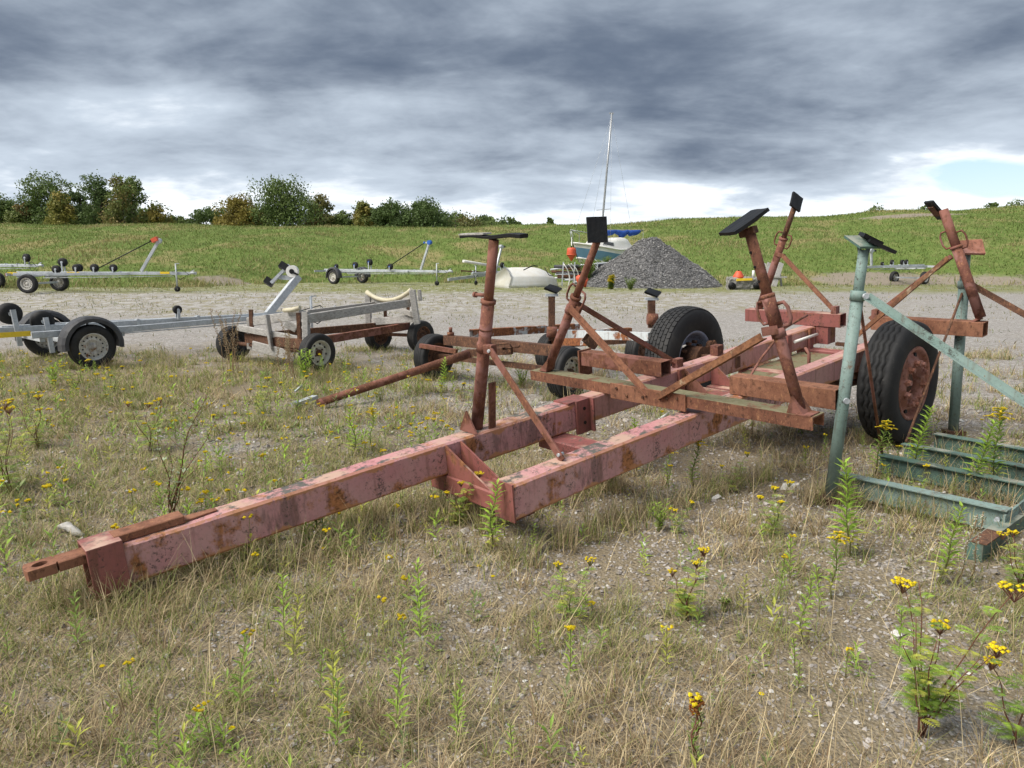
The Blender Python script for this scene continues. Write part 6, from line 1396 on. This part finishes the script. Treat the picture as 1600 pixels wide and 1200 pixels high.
WG = 'weeds growing through the gravel'
for a in [
    ('mugwort', 268, 808, 190, 'tall branching mugwort with dark stems behind the front of the drawbar', 1, (.22, .05)),
    ('ragwort', 172, 912, 62, 'small yellow topped weed in front of the drawbar collar', 2, (-.05, -.1)),
    ('goldenrod', 497, 850, 95, 'goldenrod with drooping yellow top in front of the middle of the drawbar', 3, (-.15, 0)),
    ('spike', 515, 838, 72, 'pair of pale dry flower spikes in front of the drawbar', 4, (.1, 0)),
    ('tansy', 716, 818, 78, 'tansy with yellow buttons at the left of the front crossmember', 5, (.15, 0)),
    ('willowherb', 766, 868, 118, 'leafy willow like weed standing before the front crossmember', 6, (.08, 0)),
    ('goldenrod', 790, 838, 90, 'goldenrod leaning over the front corner of the right rail', 7, (.1, 0)),
    ('ragwort', 866, 790, 62, 'thin yellow flowered weed against the right pink rail near the brace', 8, (0, 0)),
    ('willowherb', 836, 868, 50, 'small bright green seedling below the right pink rail', 9, (0, 0)),
    ('bush', 1030, 830, 50, 'bright green leafy clump on the gravel right of the pink rail', 10, (0, 0)),
    ('ragwort', 1058, 835, 46, 'little yellow tipped weed beside the bright green clump', 11, (0, 0)),
    ('goldenrod', 1040, 760, 62, 'goldenrod with nodding yellow top close under the right pink rail', 12, (.05, 0)),
    ('goldenrod', 1080, 770, 85, 'taller goldenrod standing apart behind the bright green clump', 13, (.08, 0)),
    ('ragwort', 1141, 770, 60, 'slim weed with two yellow flower heads on open gravel', 14, (0, 0)),
    ('ragwort', 884, 968, 100, 'broad leaved weed with one yellow flower in the lower middle', 15, (0, 0)),
    ('willowherb', 910, 976, 62, 'flowerless green weed beside the yellow topped one in the lower middle', 16, (.06, 0)),
    ('tansy', 1072, 968, 112, 'full leafy weed with a flat yellow top right of centre', 17, (0, 0)),
    ('bush', 1132, 955, 26, 'low tuft of green leaves on the gravel right of centre', 18, (0, 0)),
    ('seedhead', 1082, 1190, 110, 'rusty brown seed head with yellow florets at the bottom edge', 19, (0, 0)),
    ('willowherb', 1248, 1006, 108, 'thin leaning green weed left of the tansy clump', 20, (.12, 0)),
    ('tansy', 1440, 1152, 250, 'large sprawling tansy clump in the lower right corner', 21, (.02, 0), 9),
    ('tansy', 1580, 1165, 190, 'tansy with yellow leaves cut by the right edge of the picture', 22, (.1, 0)),
    ('goldenrod', 1300, 935, 112, 'pale goldenrod plume left of the tall feathery green weed', 23, (-.12, 0)),
    ('willowherb', 1325, 872, 150, 'tall feathery green weed at the foot of the green post', 24, (.02, 0)),
    ('willowherb', 1470, 915, 130, 'green willow like weed in front of the green ground beam', 25, (.03, 0)),
    ('spike', 1505, 905, 130, 'pale seed spikes by the end of the green ground beam', 26, (.05, 0)),
    ('goldenrod', 1365, 748, 92, 'goldenrod with orange yellow top against the big right wheel', 27, (0, 0)),
    ('willowherb', 1424, 742, 108, 'bright green weed growing between wheel and green cradle', 28, (.14, 0)),
    ('willowherb', 1520, 770, 115, 'green spire of leaves growing up inside the green cradle', 29, (.08, 0)),
    ('goldenrod', 1548, 765, 128, 'yellow tipped goldenrod rising inside the green cradle near the right edge', 30, (.16, 0)),
    ('willowherb', 1384, 775, 50, 'short yellow green weed between the first two ground beams', 31, (0, 0)),
    ('ragwort', 1432, 790, 60, 'yellow flowered weed behind the front ground beam', 32, (0, 0)),
    ('ragwort', 1208, 838, 84, 'yellow topped weed alone on gravel between the rail and the green post', 33, (0, 0)),
    ('tansy', 16, 770, 140, 'tansy with large yellow heads at the left edge', 34, (-.03, 0)),
    ('tansy', 60, 700, 80, 'tansy growing up just right of the left edge clump', 35, (0, 0)),
    ('bush', 85, 606, 46, 'bright green bushy weed left of the mudguard wheel', 36, (0, 0)),
    ('ragwort', 118, 612, 48, 'yellow tansy heads in front of the mudguard wheel', 37, (0, 0)),
    ('ragwort', 178, 618, 44, 'yellow flower heads right of the mudguard wheel', 38, (0, 0)),
    ('ragwort', 208, 640, 34, 'broad yellow flower cluster in the left meadow', 39, (0, 0)),
    ('tansy', 235, 705, 80, 'feathery weed with orange yellow top left of the mugwort', 40, (0, 0)),
    ('ragwort', 84, 792, 40, 'yellow flowers over dry grass above the drawbar collar', 41, (0, 0)),
    ('ragwort', 40, 812, 30, 'lone yellow flower cluster at lower left near the drawbar eye', 42, (0, 0)),
    ('willowherb', 556, 716, 80, 'green weed just behind the drawbar left of the front post', 43, (0, 0)),
    ('goldenrod', 580, 706, 70, 'yellowish weed behind the drawbar close to the front post', 44, (0, 0)),
    ('ragwort', 412, 652, 60, 'yellow weed between the timber cart and the tow pole end', 45, (0, 0)),
    ('ragwort', 462, 640, 50, 'yellow topped weed next to the tow coupling', 46, (0, 0)),
    ('bush', 476, 598, 60, 'green weeds hiding the lower tyre of the timber cart', 47, (0, 0)),
    ('dead', 366, 585, 112, 'clump of dry brown dock seed stalks by the timber cart', 48, (-.1, 0)),
    ('dead', 452, 592, 95, 'thin pale dry stalks in front of the timber cart', 49, (-.1, 0)),
    ('willowherb', 690, 620, 60, 'green weeds by the left wheel of the rusty trailer', 50, (.1, 0)),
    ('ragwort', 720, 622, 42, 'yellow flowered weed beneath the tow pole', 51, (0, 0)),
    ('willowherb', 895, 622, 52, 'green weed in front of the cream wheel', 52, (0, 0)),
    ('bush', 815, 606, 34, 'low green weed on gravel between the two rusty trailer wheels', 53, (0, 0)),
    ('ragwort', 735, 640, 60, 'weed behind the front post foot', 54, (0, 0)),
    ('willowherb', 995, 745, 90, 'goldenrod stem without flowers against the right pink rail', 55, (0, 0)),
    ('tansy', 1590, 930, 120, 'tansy leaning in at the right edge below the cradle', 56, (-.1, 0)),
    ('ragwort', 325, 690, 40, 'yellow flower cluster right of the mugwort top', 57, (0, 0)),
    ('ragwort', 660, 700, 44, 'yellow weed behind the drawbar right of the leafy pair', 58, (0, 0)),
]: weed(*a[:7], group=WG, stems=a[7] if len(a) > 7 else None)

def small_weeds():
    """scattered low weeds and yellow heads, too many and too small to pick apart"""
    P = Plant(77); r = P.r; n = 0
    for i in range(4200):
        y = 1.5 + 9.5 * r.random() ** .8; x = r.uniform(-1, 1) * (y * .72 + .2); left = x < -.2 - .05 * y
        if r.random() > (.85 if left else .28) * (1 if y < 9 else .5): continue
        q = mnoise.noise((x * .9, y * .9, 5)) + .3 * r.uniform(-1, 1)
        if q < -.05: continue
        p = Vector((x, y, 0)); h = r.uniform(.03, .15) * (1.5 if left and y > 3 else 1); c = r.choice((MIDG, MIDG, DULL, BRIGHT, YELG)); m = r.randint(7, 15)
        for k in range(m):
            a = k * 2.4; t = k / m; P.leaf(p + Vector((0, 0, h * t * .8)), (math.cos(a), math.sin(a), .4 + t), h * r.uniform(.25, .5), h * r.uniform(.05, .11), c, .5)
        if left and y > 2.6 and r.random() < .34:
            for k in range(r.randint(3, 8)): P.dot(p + Vector((r.uniform(-.02, .02), r.uniform(-.02, .02), h * 1.3 + r.uniform(-.006, .006))), .0115, YEL if r.random() < .85 else WHT)
            P.stem.path([p, p + Vector((0, 0, h * 1.3))], .0018, 3, False)
    for i in range(420):       # thin upright leafy shoots
        y = 2.0 + 8.0 * r.random() ** .9; x = r.uniform(-1, 1) * (y * .70 + .2); left = x < -.1
        if r.random() > (.9 if left else .45) or mnoise.noise((x * .7 + 9, y * .7, 2)) < -.12: continue
        h = r.uniform(.10, .30) * (1 if left else .8); lx, ly = r.uniform(-.12, .12), r.uniform(-.12, .12); p = Vector((x, y, 0)); c = r.choice((BRIGHT, BRIGHT, MIDG, YELG)); m = int(16 + 60 * h)
        P.stem.path([p, p + Vector((lx * h * .4, ly * h * .4, h * .6)), p + Vector((lx * h, ly * h, h))], .0018, 3, False)
        for k in range(m): t = .15 + .85 * k / m; a = k * 2.4; P.leaf(p + Vector((lx * h * t, ly * h * t, h * t)), (math.cos(a), math.sin(a), .5 + .6 * t), h * .24 * (1.15 - .6 * t), h * .045, c, .4)
        if r.random() < .35:
            for k in range(r.randint(4, 10)): P.dot(p + Vector((lx * h + r.uniform(-.018, .018), ly * h + r.uniform(-.018, .018), h + r.uniform(0, .012))), .0085, YEL if r.random() < .8 else GOLD)
    for (u, v) in ((362, 1137), (541, 1114), (505, 856), (1190, 1084), (770, 900), (748, 884), (430, 752), (470, 748), (160, 1040)):
        p = gp(u, v, .05); P.stem.path([Vector((p.x, p.y, 0)), p], .0012, 3, False)
        for k in range(7): a = 6.28 * k / 7; P.dot(p + Vector((.006 * math.cos(a), .006 * math.sin(a), 0)), .006, (.85, .68, .01))
    ob = np_mesh('low_weeds', np.array([tuple(p) for p in P.lv] + [tuple(p) for p in P.fv]), np.array(P.lf + [tuple(i + len(P.lv) for i in f) for f in P.ff]), M['leaf'], np.array(P.lc + P.fc)); ob['kind'] = 'stuff'; tag(ob, 'scattered low green weeds and yellow flower heads in the meadow', 'weeds')
    s = P.stem.build('weed_stalks', M['stem_grn']); s['kind'] = 'stuff'; tag(s, 'thin stalks of the scattered low weeds', 'weeds')
small_weeds()

# ------------------------------------------------------------------ trees behind the bank
def tree(u0, u1, v_top, Y, label, seed, col, col2, shape='round', group='trees behind the bank', leafs=2600, sparse=1.0):
    rng = np.random.default_rng(seed); uc = (u0 + u1) / 2; top = py(uc, v_top, Y); x0 = top.x; w = (u1 - u0) / 2 * Y / F * (1.8 if shape == 'bush' else 1.45); zb = hz(x0, Y) - .3; H = top.z - zb
    root = thing('broadleaf_tree', (x0, Y, zb), label, 'tree', group)
    t = MB(); rnd = random.Random(seed); base = Vector((x0, Y, zb))
    t.path([base, base + Vector((.05, 0, H * .35)), base + Vector((-.05, .1, H * .7)), base + Vector((0, 0, H * .93))], [H * .022, H * .017, H * .010, H * .003], 7)
    lobes = []
    nl = 34 if shape != 'bush' else 14
    for i in range(nl):
        f = rnd.random()
        if shape == 'cone': zz = .08 + .86 * f; rad = (1 - f) ** .8 * .9 + .12
        elif shape == 'birch': zz = .05 + .88 * f; rad = .30 + .62 * math.cos(f * 1.45)
        else: zz = .05 + .80 * f; rad = .35 + .65 * math.sin(math.pi * (.42 + .46 * f))
        a = rnd.uniform(0, 6.28); rr = rad * w * rnd.uniform(.25, .80); s_ = w * rnd.uniform(.22, .40) * (.65 + .5 * rad)
        lobes.append((x0 + rr * math.cos(a), Y + rr * math.sin(a), zb + zz * H, s_, s_ * rnd.uniform(.65, .95)))
        e = Vector((lobes[-1][0], lobes[-1][1], lobes[-1][2])); q = base + Vector((0, 0, max(.1, zz - .22) * H)); t.path([q, q.lerp(e, .6) + Vector((0, 0, .1)), e], [H * .008, H * .005, H * .002], 5)
    lobes.append((x0, Y, zb + H * .86, w * .34, H * .13))
    t.build('trunk', M['bark'], root)
    L = np.array(lobes); n = leafs; nc = 34 * len(L); kc = rng.integers(0, len(L), nc); dc = rng.normal(0, 1, (nc, 3)); dc /= np.linalg.norm(dc, axis=1)[:, None]
    cr = rng.uniform(.35, 1.22, nc) ** .6; CC = L[kc, :3] + dc * cr[:, None] * np.stack([L[kc, 3], L[kc, 3], L[kc, 4]], 1)      # twigs: small clusters of leaves with gaps between
    k2 = rng.integers(0, nc, n); k = kc[k2]; d = dc[k2] + rng.normal(0, .4, (n, 3)); P = CC[k2] + rng.normal(0, 1, (n, 3)) * (L[k, 3] * .16)[:, None]; P[:, 2] = np.clip(P[:, 2], zb + .2, None)
    s_ = rng.uniform(.055, .15, n) * (Y / 75); a = rng.normal(0, 1, (n, 3)); a /= np.linalg.norm(a, axis=1)[:, None]; b = np.cross(a, d + rng.normal(0, .5, (n, 3))); b /= np.linalg.norm(b, axis=1)[:, None] + 1e-6
    A, B = a * s_[:, None], b * (s_ * .75)[:, None]; V = np.stack([P - A, P + B * .8, P + A, P - B * .8], 1).reshape(-1, 3); f = np.arange(4 * n).reshape(-1, 4)
    lm = rng.uniform(0, 1, len(L))[k][:, None]; c = np.array(col) * (1 - lm) + np.array(col2) * lm; c = c * rng.uniform(.7, 1.3, (n, 1)); np_mesh('crown', V, f, M['leaf'], np.repeat(c, 4, 0), root)
G1, G2, G3, AU, AU2 = (.12, .175, .055), (.18, .235, .072), (.095, .145, .048), (.36, .29, .075), (.29, .21, .085)
T = [(-30, 22, 300, 84, 'dark tree cut by the left edge behind the bank', G1, G2, 'round'), (18, 52, 318, 80, 'low brownish shrub beside the left edge tree', G2, AU2, 'bush'),
     (38, 112, 270, 82, 'broad tall green tree, first big crown from the left', G1, G2, 'round'), (68, 118, 300, 76, 'yellow brown autumn tree in front of the first big crown', AU, G2, 'cone'),
     (100, 142, 285, 86, 'dark green tree between the first two tall crowns', G1, G3, 'round'), (128, 178, 272, 80, 'tall dark poplar like tree left of the rust coloured one', G1, G3, 'birch'),
     (160, 212, 272, 77, 'tall tree with rusty autumn leaves in the left group', AU2, G2, 'birch'), (178, 226, 277, 84, 'tall pale green tree right of the rust coloured one', G2, G1, 'birch'),
     (222, 262, 315, 78, 'small rounded yellow green tree at the right end of the left group', AU, G1, 'round'), (262, 292, 337, 84, 'low green shrub standing alone in the gap of the tree line', G1, G2, 'bush'),
     (294, 346, 325, 82, 'dark low tree left of the golden tree', G3, G1, 'bush'), (340, 404, 304, 79, 'golden yellow tree left of the tallest green tree', AU, (.16, .14, .03), 'round'),
     (396, 488, 273, 80, 'tallest round green tree in the middle of the tree line', G1, G2, 'round'), (478, 524, 302, 84, 'thin topped tree right of the tallest green tree', G2, AU2, 'birch'),
     (520, 552, 330, 84, 'small pale tree before the dark clump', G2, G1, 'bush'), (550, 586, 311, 82, 'upright yellow green tree left of the dark rounded clump', G2, AU, 'cone'),
     (582, 640, 311, 80, 'dark rounded tree, left half of the dense clump', G1, G3, 'round'), (630, 697, 309, 81, 'dark rounded tree, right half of the dense clump', G3, G1, 'round'),
     (696, 736, 332, 88, 'low hedge like tree right of the dense clump', G2, G1, 'bush'), (730, 778, 337, 90, 'low green hedge tree near the sailboat side', G1, G2, 'bush'),
     (780, 812, 341, 92, 'last low tree of the line towards the mast', G1, G2, 'bush'), (851, 868, 340, 80, 'single tiny shrub on the skyline left of the mast', G2, G1, 'cone')]
fill = random.Random(9)
for i, (u0, u1, v) in enumerate([(-10, 40, 322), (20, 75, 320), (66, 120, 316), (112, 170, 318), (160, 215, 318), (205, 240, 324), (240, 275, 342), (285, 318, 342), (335, 380, 324), (375, 420, 322), (470, 520, 326), (505, 545, 334), (545, 600, 326), (590, 650, 322), (640, 700, 324), (690, 745, 342), (740, 795, 344)]):
    T.append((u0, u1, v, 86 + 4 * fill.random(), 'low undergrowth shrub at the foot of the tree line, ' + ('%s from the left' % ('first second third fourth fifth sixth seventh eighth ninth tenth eleventh twelfth thirteenth fourteenth fifteenth sixteenth seventeenth'.split()[i])), G1 if i % 2 else G3, G2 if i % 3 else AU2, 'bush'))
for i, t in enumerate(T): tree(*t[:5], 100 + i, *t[5:], leafs=14000 if t[1] - t[0] > 55 else 8500)
for i, (u0, u1, v, lb) in enumerate([(1355, 1382, 324, 'low shrub on the skyline above the rear left post'), (1434, 1452, 321, 'tiny shrub on the skyline left of the rear right pad'), (1545, 1562, 317, 'small dark shrub on the skyline near the right edge'), (1578, 1606, 313, 'larger dark shrub on the skyline at the right edge'), (706, 718, 330, 'thin sapling on the skyline right of the dense clump')]):
    tree(u0, u1, v, 53.0 if i < 4 else 70, lb, 300 + i, G1, G2, 'bush', 'shrubs on the skyline', 500)
# weeds round the boat and the heap
for a in [('bush', 930, 436, 34, 'dense green weeds growing below the sailboat bow', 61, (0, 0)), ('bush', 948, 420, 20, 'green weeds against the sailboat hull', 62, (0, 0)), ('goldenrod', 955, 455, 26, 'small tuft at the left foot of the gravel heap', 63, (0, 0)), ('bush', 985, 458, 24, 'small tuft before the middle of the gravel heap', 64, (0, 0)), ('bush', 918, 446, 40, 'weeds beside the tipped orange buoy', 65, (0, 0))]:
    weed(*a, group='weeds by the heap', Y=(30.5, 32.5, 26.2, 26.0, 29)[a[5] - 61], stems=26, col=(.20, .29, .07))

# ------------------------------------------------------------------ tidy
for o in list(bpy.data.objects):
    if '_o' in o.keys(): del o['_o']
    if '_w' in o.keys(): del o['_w']
